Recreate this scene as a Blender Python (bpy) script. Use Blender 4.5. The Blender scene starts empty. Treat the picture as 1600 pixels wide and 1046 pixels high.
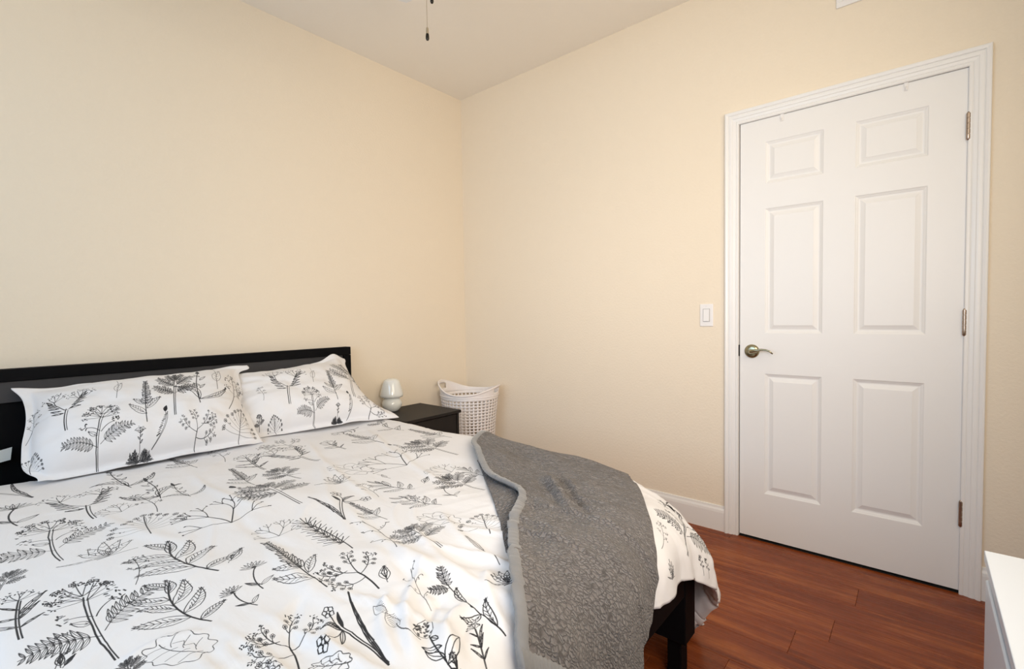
import bpy, bmesh, math, random
import numpy as np
from mathutils import Vector, Matrix

random.seed(7)
rng = np.random.default_rng(11)
S = bpy.context.scene
COL = S.collection

# ------------------------------------------------------------------ camera
cd = bpy.data.cameras.new('camera')
cam = bpy.data.objects.new('camera', cd)
COL.objects.link(cam)
CP = (-2.54522, -2.63209, 1.12468)
YAW, PITCH, ROLL, FPX = 0.86535, -0.03905, -0.01645, 750.36
f = Vector((math.sin(YAW)*math.cos(PITCH), math.cos(YAW)*math.cos(PITCH), math.sin(PITCH)))
r0 = Vector((math.cos(YAW), -math.sin(YAW), 0)); u0 = r0.cross(f)
r = r0*math.cos(ROLL)+u0*math.sin(ROLL); u = -r0*math.sin(ROLL)+u0*math.cos(ROLL)
M = Matrix((r, u, -f)).transposed().to_4x4(); M.translation = CP
cam.matrix_world = M
cd.sensor_width = 36; cd.lens = FPX/1600*36; cd.clip_start = 0.02
S.camera = cam

# ------------------------------------------------------------------ light and exposure
S.view_settings.view_transform = 'Standard'
S.view_settings.look = 'None'
S.view_settings.exposure = 0.09
S.view_settings.gamma = 1
S.view_settings.use_curve_mapping = False
S.cycles.use_denoising = True
S.cycles.max_bounces = 10
S.cycles.diffuse_bounces = 6
w = bpy.data.worlds.new('sky'); S.world = w; w.use_nodes = True
w.node_tree.nodes['Background'].inputs[0].default_value = (0.75, 0.86, 1, 1)
w.node_tree.nodes['Background'].inputs[1].default_value = 1.3


def area(name, loc, target, sx, sy, power, col):
    l = bpy.data.lights.new(name, 'AREA'); l.shape = 'RECTANGLE'; l.size = sx; l.size_y = sy
    l.energy = power; l.color = col
    o = bpy.data.objects.new(name, l); COL.objects.link(o); o.location = loc
    d = Vector(target)-Vector(loc)
    o.rotation_euler = d.to_track_quat('-Z', 'Y').to_euler()
    o.visible_camera = False
    return o


# daylight through the window of the left wall, and unseen fill lamps added behind the camera
area('window_daylight', (-3.45-0.055, -1.55, 1.55), (0, -1.55, 1.5), 1.48, 1.18, 21.5, (0.45, 0.71, 1.0))
area('warm_fill', (-1.7, -3.12, 1.9), (-1.5, 0, 1.3), 1.4, 1.0, 21.0, (1.0, 0.87, 0.66))
area('fill_low', (-2.3, -2.9, 1.3), (0, -0.8, 1.0), 0.5, 0.5, 5.9, (1.0, 0.91, 0.86)).data.spread = math.radians(100)
area('fill_high', (-2.35, -2.85, 1.5), (0, -0.9, 1.35), 0.5, 0.5, 2.8, (1.0, 0.9, 0.83)).data.spread = math.radians(84)

# ------------------------------------------------------------------ materials
MATS = {}


def mat(name, color, rough=0.5, metal=0.0, bump=None, noise=None, spec=0.5, coat=0, emit=None, trans=0, alpha=1, sheen=0):
    """bump=(scale,strength,distance)  noise=(scale,amount) varies colour"""
    m = bpy.data.materials.new(name); m.use_nodes = True
    nt = m.node_tree; b = nt.nodes['Principled BSDF']
    b.inputs['Base Color'].default_value = (*color, 1)
    b.inputs['Roughness'].default_value = rough
    b.inputs['Metallic'].default_value = metal
    b.inputs['Specular IOR Level'].default_value = spec
    b.inputs['Coat Weight'].default_value = coat
    b.inputs['Sheen Weight'].default_value = sheen
    b.inputs['Transmission Weight'].default_value = trans
    b.inputs['Alpha'].default_value = alpha
    if emit:
        b.inputs['Emission Color'].default_value = (*emit[0], 1)
        b.inputs['Emission Strength'].default_value = emit[1]
    tc = nt.nodes.new('ShaderNodeTexCoord')
    if noise:
        n = nt.nodes.new('ShaderNodeTexNoise'); n.inputs['Scale'].default_value = noise[0]; n.inputs['Detail'].default_value = 4
        nt.links.new(tc.outputs['Object'], n.inputs['Vector'])
        mx = nt.nodes.new('ShaderNodeMix'); mx.data_type = 'RGBA'
        mx.inputs[6].default_value = (*[c*(1-noise[1]) for c in color], 1)
        mx.inputs[7].default_value = (*[min(1, c*(1+noise[1])) for c in color], 1)
        nt.links.new(n.outputs['Fac'], mx.inputs[0]); nt.links.new(mx.outputs[2], b.inputs['Base Color'])
    if bump:
        n = nt.nodes.new('ShaderNodeTexNoise'); n.inputs['Scale'].default_value = bump[0]; n.inputs['Detail'].default_value = 3
        nt.links.new(tc.outputs['Object'], n.inputs['Vector'])
        bp = nt.nodes.new('ShaderNodeBump'); bp.inputs['Strength'].default_value = bump[1]; bp.inputs['Distance'].default_value = bump[2]
        nt.links.new(n.outputs['Fac'], bp.inputs['Height']); nt.links.new(bp.outputs[0], b.inputs['Normal'])
    MATS[name] = m
    return m


mat('wall_paint', (0.82, 0.725, 0.59), 0.75, bump=(90, 0.35, 0.004), noise=(1.3, 0.012), spec=0.25)
mat('ceiling_paint', (0.87, 0.82, 0.745), 0.9, bump=(70, 0.2, 0.004), spec=0.15)
mat('trim_white', (0.82, 0.81, 0.80), 0.35, bump=(30, 0.05, 0.002), noise=(3, 0.01))
mat('door_white', (0.81, 0.80, 0.79), 0.42, bump=(160, 0.06, 0.001), noise=(2, 0.01))
mat('dresser_white', (0.60, 0.64, 0.70), 0.3, noise=(4, 0.008))
mat('plastic_white', (0.82, 0.80, 0.79), 0.4, noise=(8, 0.01))
mat('switch_gap_shade', (0.42, 0.41, 0.41), 0.6, noise=(8, 0.01))
mat('basket_white', (0.84, 0.80, 0.79), 0.45, noise=(8, 0.01))
mat('black_wood', (0.004, 0.004, 0.005), 0.6, bump=(60, 0.05, 0.001), noise=(20, 0.2), spec=0.08)
mat('nightstand_black', (0.010, 0.0075, 0.0065), 0.55, bump=(120, 0.1, 0.001), noise=(12, 0.25), spec=0.35)
mat('headboard_panel', (0.040, 0.039, 0.043), 0.6, bump=(150, 0.1, 0.001), noise=(15, 0.15))
mat('dark_sheet', (0.008, 0.008, 0.012), 0.9, bump=(40, 0.3, 0.004), noise=(5, 0.2))
mat('paper_white', (0.75, 0.78, 0.76), 0.7, noise=(30, 0.03))
mat('brass', (0.36, 0.33, 0.22), 0.22, 1.0, noise=(40, 0.08))
mat('hinge_metal', (0.42, 0.34, 0.28), 0.28, 1.0, noise=(60, 0.15))
mat('dark_metal', (0.02, 0.017, 0.014), 0.35, 0.8, noise=(60, 0.2))
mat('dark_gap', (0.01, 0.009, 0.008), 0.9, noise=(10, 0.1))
mat('lamp_glass', (0.80, 0.82, 0.80), 0.12, noise=(14, 0.03), coat=0.5)
mat('lamp_bulb_glass', (0.9, 0.86, 0.78), 0.3, emit=((1, 0.94, 0.86), 1.5), noise=(5, 0.01))
mat('fan_blade_white', (0.78, 0.76, 0.73), 0.4, noise=(5, 0.02))
mat('chain_metal', (0.45, 0.38, 0.28), 0.3, 1.0, noise=(80, 0.1))
mat('binding', (0.20, 0.198, 0.20), 0.75, bump=(220, 0.25, 0.002), noise=(25, 0.14), sheen=0.3)
mat('mattress_ticking', (0.6, 0.6, 0.6), 0.9, bump=(60, 0.2, 0.002), noise=(20, 0.05))
mat('window_glass', (1, 1, 1), 0.0, trans=1.0, noise=(5, 0.001))


def wood_material():
    m = bpy.data.materials.new('cherry_laminate'); m.use_nodes = True; nt = m.node_tree; b = nt.nodes['Principled BSDF']
    N = nt.nodes.new; L = nt.links.new
    tc = N('ShaderNodeTexCoord'); oi = N('ShaderNodeObjectInfo')
    comb = N('ShaderNodeCombineXYZ'); ml = N('ShaderNodeMath'); ml.operation = 'MULTIPLY'; ml.inputs[1].default_value = 37
    L(oi.outputs['Random'], ml.inputs[0]); L(ml.outputs[0], comb.inputs[2]); L(ml.outputs[0], comb.inputs[1])
    add = N('ShaderNodeVectorMath'); add.operation = 'ADD'; L(tc.outputs['Object'], add.inputs[0]); L(comb.outputs[0], add.inputs[1])
    mp = N('ShaderNodeMapping'); mp.inputs['Scale'].default_value = (1, 0.07, 1); L(add.outputs[0], mp.inputs[0])
    # broad flowing bands, then fine pores
    n1 = N('ShaderNodeTexNoise'); n1.inputs['Scale'].default_value = 26; n1.inputs['Detail'].default_value = 5; n1.inputs['Distortion'].default_value = 0.8; L(mp.outputs[0], n1.inputs[0])
    n2 = N('ShaderNodeTexNoise'); n2.inputs['Scale'].default_value = 150; n2.inputs['Detail'].default_value = 3; L(mp.outputs[0], n2.inputs[0])
    n3 = N('ShaderNodeTexNoise'); n3.inputs['Scale'].default_value = 2.2; n3.inputs['Detail'].default_value = 2; L(add.outputs[0], n3.inputs[0])
    a = N('ShaderNodeMath'); a.operation = 'MULTIPLY_ADD'; L(n2.outputs[0], a.inputs[0]); a.inputs[1].default_value = 0.2; L(n1.outputs[0], a.inputs[2])
    a2 = N('ShaderNodeMath'); a2.operation = 'MULTIPLY_ADD'; L(n3.outputs[0], a2.inputs[0]); a2.inputs[1].default_value = 0.35; L(a.outputs[0], a2.inputs[2])
    a3 = N('ShaderNodeMath'); a3.operation = 'MULTIPLY_ADD'; L(oi.outputs['Random'], a3.inputs[0]); a3.inputs[1].default_value = 0.07; L(a2.outputs[0], a3.inputs[2])
    cr = N('ShaderNodeValToRGB'); L(a3.outputs[0], cr.inputs[0])
    e = cr.color_ramp.elements
    e[0].position = 0.55; e[0].color = (*[(0.13, 0.0250, 0.0055), (0.23, 0.052, 0.012), (0.33, 0.094, 0.024)][0], 1); e[1].position = 1.15; e[1].color = (*[(0.13, 0.0250, 0.0055), (0.23, 0.052, 0.012), (0.33, 0.094, 0.024)][2], 1)
    e2 = cr.color_ramp.elements.new(0.85); e2.color = (*[(0.13, 0.0250, 0.0055), (0.23, 0.052, 0.012), (0.33, 0.094, 0.024)][1], 1)
    e[2].position = 1.0
    L(cr.outputs[0], b.inputs['Base Color'])
    rr = N('ShaderNodeMapRange'); rr.inputs[3].default_value = 0.2; rr.inputs[4].default_value = 0.34; L(n2.outputs[0], rr.inputs[0]); L(rr.outputs[0], b.inputs['Roughness'])
    bp = N('ShaderNodeBump'); bp.inputs['Strength'].default_value = 0.08; bp.inputs['Distance'].default_value = 0.001; L(n2.outputs[0], bp.inputs['Height']); L(bp.outputs[0], b.inputs['Normal'])
    b.inputs['Specular IOR Level'].default_value = 0.22
    MATS['wood'] = m


wood_material()


def sherpa_material():
    m = bpy.data.materials.new('grey_sherpa'); m.use_nodes = True; nt = m.node_tree; b = nt.nodes['Principled BSDF']
    N = nt.nodes.new; L = nt.links.new
    uv = N('ShaderNodeUVMap')
    n0 = N('ShaderNodeTexNoise'); n0.inputs['Scale'].default_value = 62; n0.inputs['Detail'].default_value = 2; L(uv.outputs[0], n0.inputs['Vector'])
    sub = N('ShaderNodeVectorMath'); sub.operation = 'SUBTRACT'; L(n0.outputs['Color'], sub.inputs[0]); sub.inputs[1].default_value = (0.5, 0.5, 0.5)
    sc = N('ShaderNodeVectorMath'); sc.operation = 'SCALE'; sc.inputs['Scale'].default_value = 0.0165; L(sub.outputs[0], sc.inputs[0])
    ad = N('ShaderNodeVectorMath'); ad.operation = 'ADD'; L(uv.outputs[0], ad.inputs[0]); L(sc.outputs[0], ad.inputs[1])
    mp = N('ShaderNodeMapping'); mp.inputs['Scale'].default_value = (62, 135, 1); mp.inputs['Rotation'].default_value = (0, 0, 0.35); L(ad.outputs[0], mp.inputs[0])
    v2 = N('ShaderNodeTexVoronoi'); v2.feature = 'DISTANCE_TO_EDGE'; v2.inputs['Scale'].default_value = 1; L(mp.outputs[0], v2.inputs['Vector'])
    nf = N('ShaderNodeTexNoise'); nf.inputs['Scale'].default_value = 420; nf.inputs['Detail'].default_value = 3; L(uv.outputs[0], nf.inputs['Vector'])
    inv = N('ShaderNodeMapRange'); inv.interpolation_type = 'SMOOTHSTEP'; inv.inputs[1].default_value = 0; inv.inputs[2].default_value = 0.34; inv.inputs[3].default_value = 0; inv.inputs[4].default_value = 1; L(v2.outputs['Distance'], inv.inputs[0])
    h = N('ShaderNodeMath'); h.operation = 'MULTIPLY_ADD'; L(nf.outputs[0], h.inputs[0]); h.inputs[1].default_value = 0.45; L(inv.outputs[0], h.inputs[2])
    bp = N('ShaderNodeBump'); bp.inputs['Strength'].default_value = 0.9; bp.inputs['Distance'].default_value = 0.005; L(h.outputs[0], bp.inputs['Height']); L(bp.outputs[0], b.inputs['Normal'])
    nb = N('ShaderNodeTexNoise'); nb.inputs['Scale'].default_value = 6; nb.inputs['Detail'].default_value = 3; L(uv.outputs[0], nb.inputs['Vector'])
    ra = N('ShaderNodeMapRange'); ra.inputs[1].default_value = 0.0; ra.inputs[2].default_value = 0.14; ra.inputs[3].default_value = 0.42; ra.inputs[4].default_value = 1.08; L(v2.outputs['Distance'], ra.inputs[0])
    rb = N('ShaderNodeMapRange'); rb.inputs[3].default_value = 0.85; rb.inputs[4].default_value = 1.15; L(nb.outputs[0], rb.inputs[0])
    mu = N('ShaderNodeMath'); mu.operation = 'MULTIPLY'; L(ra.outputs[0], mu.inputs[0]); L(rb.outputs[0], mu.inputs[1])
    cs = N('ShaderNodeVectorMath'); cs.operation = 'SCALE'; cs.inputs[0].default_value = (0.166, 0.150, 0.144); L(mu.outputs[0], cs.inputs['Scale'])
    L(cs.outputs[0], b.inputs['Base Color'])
    b.inputs['Roughness'].default_value = 0.95; b.inputs['Sheen Weight'].default_value = 0.25; b.inputs['Specular IOR Level'].default_value = 0.1
    MATS['sherpa'] = m


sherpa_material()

# ------------------------------------------------------------------ mesh helpers


def link(name, me, m=None, parent=None, smooth=False):
    o = bpy.data.objects.new(name, me); COL.objects.link(o)
    if m: me.materials.append(MATS[m] if isinstance(m, str) else m)
    if smooth:
        for p in me.polygons: p.use_smooth = True
    if parent: o.parent = parent
    return o


def obj(name, bm, m, parent=None, smooth=False, auto=None):
    bmesh.ops.recalc_face_normals(bm, faces=bm.faces)
    me = bpy.data.meshes.new(name); bm.to_mesh(me); bm.free()
    o = link(name, me, m, parent, smooth)
    if auto is not None:
        me.set_sharp_from_angle(angle=auto)
    return o


def tag(o, label, cat, group=None):
    o['label'] = label; o['category'] = cat
    if group: o['group'] = group
    return o


def struct(o): o['kind'] = 'structure'; return o


def empty(name, loc, label, cat, group=None):
    o = bpy.data.objects.new(name, None); COL.objects.link(o); o.location = loc; o.empty_display_size = 0.05
    OFF[o.name] = Vector(loc)
    return tag(o, label, cat, group)


OFF = {}


def box(bm, x0, x1, y0, y1, z0, z1, bev=0.0, seg=2):
    mtx = Matrix.Translation(((x0+x1)/2, (y0+y1)/2, (z0+z1)/2)) @ Matrix.Diagonal((abs(x1-x0), abs(y1-y0), abs(z1-z0), 1))
    g = bmesh.ops.create_cube(bm, size=1, matrix=mtx)
    if bev > 0:
        es = list({e for v in g['verts'] for e in v.link_edges})
        bmesh.ops.bevel(bm, geom=es, offset=bev, segments=seg, profile=0.5, affect='EDGES')


def B(name, x0, x1, y0, y1, z0, z1, m, parent=None, bev=0.003, rel=None):
    bm = bmesh.new()
    d = rel or (0, 0, 0)
    box(bm, x0-d[0], x1-d[0], y0-d[1], y1-d[1], z0-d[2], z1-d[2], bev)
    return obj(name, bm, m, parent)


def lathe(bm, prof, n=32, c=(0, 0, 0), axis='z'):
    rings = []
    for rr, zz in prof:
        ring = []
        for i in range(n):
            a = 2*math.pi*i/n
            p = (rr*math.cos(a), rr*math.sin(a), zz)
            if axis == 'x': p = (p[2], p[0], p[1])
            if axis == 'y': p = (p[0], p[2], p[1])
            ring.append(bm.verts.new((p[0]+c[0], p[1]+c[1], p[2]+c[2])))
        rings.append(ring)
    for a, b in zip(rings[:-1], rings[1:]):
        for i in range(n): bm.faces.new((a[i], a[(i+1) % n], b[(i+1) % n], b[i]))
    for rg, flip in ((rings[0], True), (rings[-1], False)):
        if (rg[0].co-rg[n//2].co).length > 1e-4: bm.faces.new(rg[::-1] if flip else rg)
    bmesh.ops.remove_doubles(bm, verts=bm.verts, dist=1e-6)


def tube(bm, pts, rads, n=8):
    pts = [Vector(p) for p in pts]
    if not hasattr(rads, '__len__'): rads = [rads]*len(pts)
    up = Vector((0.3, 0.2, 1)).normalized(); rings = []
    for i, p in enumerate(pts):
        t = (pts[min(i+1, len(pts)-1)]-pts[max(i-1, 0)]).normalized()
        if abs(t.dot(up)) > 0.97: up = Vector((1, 0, 0))
        a = t.cross(up).normalized(); b = t.cross(a)
        rings.append([bm.verts.new(p+(a*math.cos(2*math.pi*k/n)+b*math.sin(2*math.pi*k/n))*rads[i]) for k in range(n)])
    for a, b in zip(rings[:-1], rings[1:]):
        for i in range(n): bm.faces.new((a[i], a[(i+1) % n], b[(i+1) % n], b[i]))
    bm.faces.new(rings[0][::-1]); bm.faces.new(rings[-1])


def grid_mesh(name, P, UV=None, closed_u=False, mask=None):
    """P: (nu,nv,3) array -> mesh with optional uv (nu,nv,2)"""
    nu, nv = P.shape[:2]
    idx = np.arange(nu*nv).reshape(nu, nv)
    a = idx[:-1, :-1]; b = idx[1:, :-1]; c = idx[1:, 1:]; d = idx[:-1, 1:]
    F = np.stack([a, b, c, d], -1).reshape(-1, 4)
    if mask is not None: F = F[mask.reshape(-1)]
    me = bpy.data.meshes.new(name)
    me.from_pydata(P.reshape(-1, 3).tolist(), [], F.tolist())
    if UV is not None:
        l = me.uv_layers.new(name='UVMap')
        fl = UV.reshape(-1, 2)[F.reshape(-1)]
        l.data.foreach_set('uv', fl.astype(np.float32).reshape(-1))
    me.update()
    return me


def vnoise(x, y, seed=0):
    """smooth value noise in [-1,1]"""
    g = np.random.default_rng(seed).uniform(-1, 1, (64, 64))
    xi = np.floor(x).astype(int); yi = np.floor(y).astype(int); fx = x-xi; fy = y-yi
    fx = fx*fx*fx*(fx*(fx*6-15)+10); fy = fy*fy*fy*(fy*(fy*6-15)+10)
    G = lambda i, j: g[i % 64, j % 64]
    return (G(xi, yi)*(1-fx)+G(xi+1, yi)*fx)*(1-fy)+(G(xi, yi+1)*(1-fx)+G(xi+1, yi+1)*fx)*fy


def sstep(a, b, x):
    t = np.clip((x-a)/(b-a), 0, 1); return t*t*(3-2*t)

# ------------------------------------------------------------------ room shell
XL, YB, CH = -3.45, -3.22, 2.734        # left wall x, back wall y, ceiling height
DY0, DY1, DZ = -1.950, -2.762, 2.037    # door leaf (latch side, hinge side, top)
CO0, CO1, COZ = -1.8816, -2.8224, 2.101  # outside of the casing

# floor of cherry planks
bm = bmesh.new(); box(bm, XL-0.1, 0.1, YB-0.1, 0.1, -0.08, -0.009)
floor = struct(obj('floor', bm, 'dark_gap'))
PW = 0.1477
planks = {}
k = 0
x1 = -0.208+2*PW
while x1 > XL:
    x0 = x1-PW
    a, b2 = max(x0, XL), min(x1, 0.0)
    if b2-a > 0.004:
        # end joints: two of them fixed by the photo
        row = round((-0.208-x1)/PW)
        if row == 0: joints = [-2.456, -1.22]
        elif row == 2: joints = [-2.408, -1.16]
        else:
            j = -random.uniform(0.3, 1.5) if row != 1 else -0.7
            joints = [j, j-1.23]
        ys = sorted([0.0, YB]+[j for j in joints if YB+0.1 < j < -0.1])
        for y0, y1_ in zip(ys[:-1], ys[1:]):
            bm = bmesh.new(); g = 0.0004
            mx, my = (a+b2)/2, (y0+y1_)/2
            box(bm, a+g-mx, b2-g-mx, y0+g-my, y1_-g-my, -0.009, 0, 0.0009, 1)
            o = obj('floor_plank', bm, 'wood', floor); o.location = (mx, my, 0)
    x1 = x0

# walls
bm = bmesh.new(); box(bm, XL-0.12, 0.12, 0, 0.12, -0.08, CH+0.1); struct(obj('wall_back', bm, 'wall_paint'))
bm = bmesh.new()
RO0, RO1, ROZ = DY0+0.022, DY1-0.022, DZ+0.022
box(bm, 0, 0.12, RO0, 0, -0.08, CH+0.1); box(bm, 0, 0.12, YB, RO1, -0.08, CH+0.1); box(bm, 0, 0.12, RO1, RO0, ROZ, CH+0.1)
bmesh.ops.remove_doubles(bm, verts=bm.verts, dist=1e-5)
struct(obj('wall_right', bm, 'wall_paint'))
bm = bmesh.new(); box(bm, XL-0.12, 0.12, YB-0.12, YB, -0.08, CH+0.1); struct(obj('wall_front', bm, 'wall_paint'))
WY0, WY1, WZ0, WZ1 = -2.35, -0.75, 0.9, 2.2
bm = bmesh.new()
box(bm, XL-0.12, XL, YB, WY0, -0.08, CH+0.1); box(bm, XL-0.12, XL, WY1, 0, -0.08, CH+0.1)
box(bm, XL-0.12, XL, WY0, WY1, -0.08, WZ0); box(bm, XL-0.12, XL, WY0, WY1, WZ1, CH+0.1)
struct(obj('wall_left', bm, 'wall_paint'))
bm = bmesh.new(); box(bm, XL-0.12, 0.12, YB-0.12, 0.12, CH, CH+0.1); struct(obj('ceiling', bm, 'ceiling_paint'))
# window in the left wall (behind the photographer's left shoulder)
win = struct(B('window_1', XL-0.09, XL-0.05, WY0, WY1, WZ0, WZ0+0.04, 'trim_white'))
for nm, a in (('window_head', (XL-0.09, XL-0.05, WY0, WY1, WZ1-0.04, WZ1)), ('window_jamb', (XL-0.09, XL-0.05, WY0, WY0+0.04, WZ0+0.04, WZ1-0.04)),
              ('window_jamb', (XL-0.09, XL-0.05, WY1-0.04, WY1, WZ0+0.04, WZ1-0.04)), ('meeting_rail', (XL-0.085, XL-0.055, WY0+0.04, WY1-0.04, 1.53, 1.57)),
              ('window_sill', (XL-0.12, XL+0.03, WY0-0.03, WY1+0.03, WZ0-0.02, WZ0))):
    B(nm, *a, 'trim_white', win)
B('pane', XL-0.072, XL-0.068, WY0+0.04, WY1-0.04, WZ0+0.04, WZ1-0.04, 'window_glass', win, bev=0)

# baseboards: profile swept along each wall
BP = [(0, 0), (0.014, 0), (0.014, 0.096), (0.012, 0.108), (0.0075, 0.117), (0.006, 0.127), (0, 0.129)]


def baseboard(name, p0, p1, nrm):
    bm = bmesh.new(); R = []
    for p in (p0, p1):
        R.append([bm.verts.new((p[0]+nrm[0]*d, p[1]+nrm[1]*d, z)) for d, z in BP])
    n = len(BP)
    for i in range(n): bm.faces.new((R[0][i], R[0][(i+1) % n], R[1][(i+1) % n], R[1][i]))
    bm.faces.new(R[0][::-1]); bm.faces.new(R[1])
    return struct(obj(name, bm, 'trim_white'))


baseboard('baseboard_back', (XL+0.014, 0), (-0.014, 0), (0, -1))
br_ = baseboard('baseboard_right', (0, 0), (0, CO0), (-1, 0))
baseboard('baseboard_right.001', (0, CO1), (0, YB+0.014), (-1, 0))
baseboard('baseboard_left', (XL, 0), (XL, YB), (1, 0))
baseboard('baseboard_front', (XL+0.014, YB), (0, YB), (0, 1))

# ------------------------------------------------------------------ door, casing, jamb
trim = bpy.data.objects.new('trim_1', None); COL.objects.link(trim); trim['kind'] = 'structure'
CPROF = [(0.0, 0.0), (0.0, 0.009), (0.003, 0.0115), (0.010, 0.0115), (0.013, 0.0095), (0.016, 0.0115), (0.026, 0.0135), (0.029, 0.0165), (0.034, 0.0175),
         (0.041, 0.0175), (0.044, 0.0155), (0.047, 0.0195), (0.055, 0.0225), (0.0605, 0.0215), (0.063, 0.017), (0.063, 0.0)]
CW = 0.063; IY0, IY1, IZ = CO0-CW, CO1+CW, COZ-CW


def casing(kind):
    bm = bmesh.new(); R = []
    for e in (0, 1):
        ring = []
        for d, h in CPROF:
            if kind == 'latch': p = (-h, IY0+d, 0 if e == 0 else IZ+d)
            elif kind == 'hinge': p = (-h, IY1-d, 0 if e == 0 else IZ+d)
            else: p = (-h, (IY0+d) if e == 0 else (IY1-d), IZ+d)
            ring.append(bm.verts.new(p))
        R.append(ring)
    n = len(CPROF)
    for i in range(n): bm.faces.new((R[0][i], R[0][(i+1) % n], R[1][(i+1) % n], R[1][i]))
    bm.faces.new(R[0][::-1]); bm.faces.new(R[1])
    obj('casing_board', bm, 'trim_white', trim)


for kd in ('latch', 'head', 'hinge'): casing(kd)
for a in ((0.0, 0.12, DY0+0.0045, RO0, 0, ROZ), (0.0, 0.12, RO1, DY1-0.003, 0, ROZ), (0.0, 0.12, DY1-0.003, DY0+0.0045, DZ+0.0055, ROZ)):
    B('jamb_board', *a, 'trim_white', trim, bev=0.001)
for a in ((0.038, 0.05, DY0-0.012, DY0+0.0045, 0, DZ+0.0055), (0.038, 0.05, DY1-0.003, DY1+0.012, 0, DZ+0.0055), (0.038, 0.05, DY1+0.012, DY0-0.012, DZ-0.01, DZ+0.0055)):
    B('door_stop', *a, 'dark_gap', trim, bev=0)  # stops coloured near-black to put shade into the door gap
B('threshold', 0.0, 0.12, DY1, DY0, -0.009, 0.001, 'dark_gap', trim, bev=0)  # near-black colour stands for the shade under the door
# near-black sheet closing the doorway, standing in for the shade behind the door
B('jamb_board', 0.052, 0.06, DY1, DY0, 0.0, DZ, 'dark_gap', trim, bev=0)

# door leaf, front face at x=+0.001, cut out for six moulded panels
bm = bmesh.new()
cols = [(-2.060, -2.296), (-2.409, -2.648)]
rows = [(0.236, 0.826), (1.020, 1.616), (1.732, 1.930)]
FX = 0.001
ysr = [DY0, cols[0][0], cols[0][1], cols[1][0], cols[1][1], DY1]
zsr = [0.012, rows[0][0], rows[0][1], rows[1][0], rows[1][1], rows[2][0], rows[2][1], DZ]
vv = {(i, j): bm.verts.new((FX, y, z)) for i, y in enumerate(ysr) for j, z in enumerate(zsr)}
for i in range(5):
    for j in range(7):
        if i in (1, 3) and j in (1, 3, 5): continue
        bm.faces.new((vv[i, j], vv[i+1, j], vv[i+1, j+1], vv[i, j+1]))
bk = [bm.verts.new((FX+0.035, y, z)) for y, z in ((DY0, 0.012), (DY1, 0.012), (DY1, DZ), (DY0, DZ))]
bm.faces.new(bk)
bm.faces.new([vv[i, 0] for i in range(6)]+[bk[1], bk[0]])
bm.faces.new([vv[i, 7] for i in range(6)]+[bk[2], bk[3]])
bm.faces.new([vv[0, j] for j in range(8)]+[bk[3], bk[0]])
bm.faces.new([vv[5, j] for j in range(8)]+[bk[2], bk[1]])
door = struct(obj('door_1', bm, 'door_white'))
PPROF = [(0, 0), (0.002, 0.0005), (0.005, 0.0035), (0.009, 0.0052), (0.014, 0.0085), (0.018, 0.0092), (0.021, 0.0088), (0.036, 0.0026), (0.038, 0.0012), (0.040, 0.0010)]
for (ya, yb) in cols:
    for (za, zb) in rows:
        bm = bmesh.new(); R = []
        for ins, dp in PPROF:
            R.append([bm.verts.new((FX+dp, y, z)) for y, z in ((ya-ins, za+ins), (yb+ins, za+ins), (yb+ins, zb-ins), (ya-ins, zb-ins))])
        for a, b in zip(R[:-1], R[1:]):
            for i in range(4): bm.faces.new((a[i], a[(i+1) % 4], b[(i+1) % 4], b[i]))
        bm.faces.new(R[-1])
        for v in R[0]: pass
        # closed at the back so the panel is a solid piece
        bb = [bm.verts.new((FX+0.03, v.co.y, v.co.z)) for v in R[0]]
        for i in range(4): bm.faces.new((R[0][i], bb[i], bb[(i+1) % 4], R[0][(i+1) % 4]))
        bm.faces.new(bb)
        obj('door_panel', bm, 'door_white', door)
# hinges
for zc in (1.8155, 1.0705, 0.3215):
    bm = bmesh.new()
    prof = [(0.0, -0.054), (0.003, -0.0535), (0.0045, -0.051), (0.0062, -0.049)]
    for q in range(5):
        z0 = -0.049+q*0.0196
        prof += [(0.0066, z0+0.0006), (0.0066, z0+0.0180), (0.0050, z0+0.0182), (0.0050, z0+0.0196)]
    prof += [(0.0045, 0.051), (0.003, 0.0535), (0.0, 0.054)]
    lathe(bm, prof, 14, (-0.0075, DY1+0.0015, zc))
    h = obj('hinge', bm, 'hinge_metal', door, smooth=True, auto=0.6)
    h['label'] = 'worn nickel hinge knuckle'
# lever handle
hy, hz = -2.005, 0.932
bm = bmesh.new(); lathe(bm, [(0.0, 0.0), (0.0335, 0.0), (0.0335, -0.004), (0.031, -0.009), (0.024, -0.0125), (0.012, -0.0135), (0.0, -0.0135)], 40, (FX, hy, hz), 'x')
rose = obj('rose', bm, 'brass', door, smooth=True, auto=0.7); rose['label'] = 'antique brass door rose and lever'
bm = bmesh.new()
pts = [(-0.012, hy, hz), (-0.034, hy, hz), (-0.046, hy-0.004, hz+0.001), (-0.052, hy-0.018, hz+0.004), (-0.053, hy-0.036, hz+0.009), (-0.052, hy-0.054, hz+0.012),
       (-0.051, hy-0.072, hz+0.011), (-0.051, hy-0.088, hz+0.005), (-0.052, hy-0.102, hz-0.006)]
tube(bm, pts, [0.011, 0.0105, 0.010, 0.0085, 0.0065, 0.0052, 0.0045, 0.004, 0.003], 14)
obj('lever', bm, 'brass', rose, smooth=True)
B('strike_plate', -0.0035, 0.03, DY0+0.0005, DY0+0.0075, 0.906, 0.962, 'dark_metal', door, bev=0.001)

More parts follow.
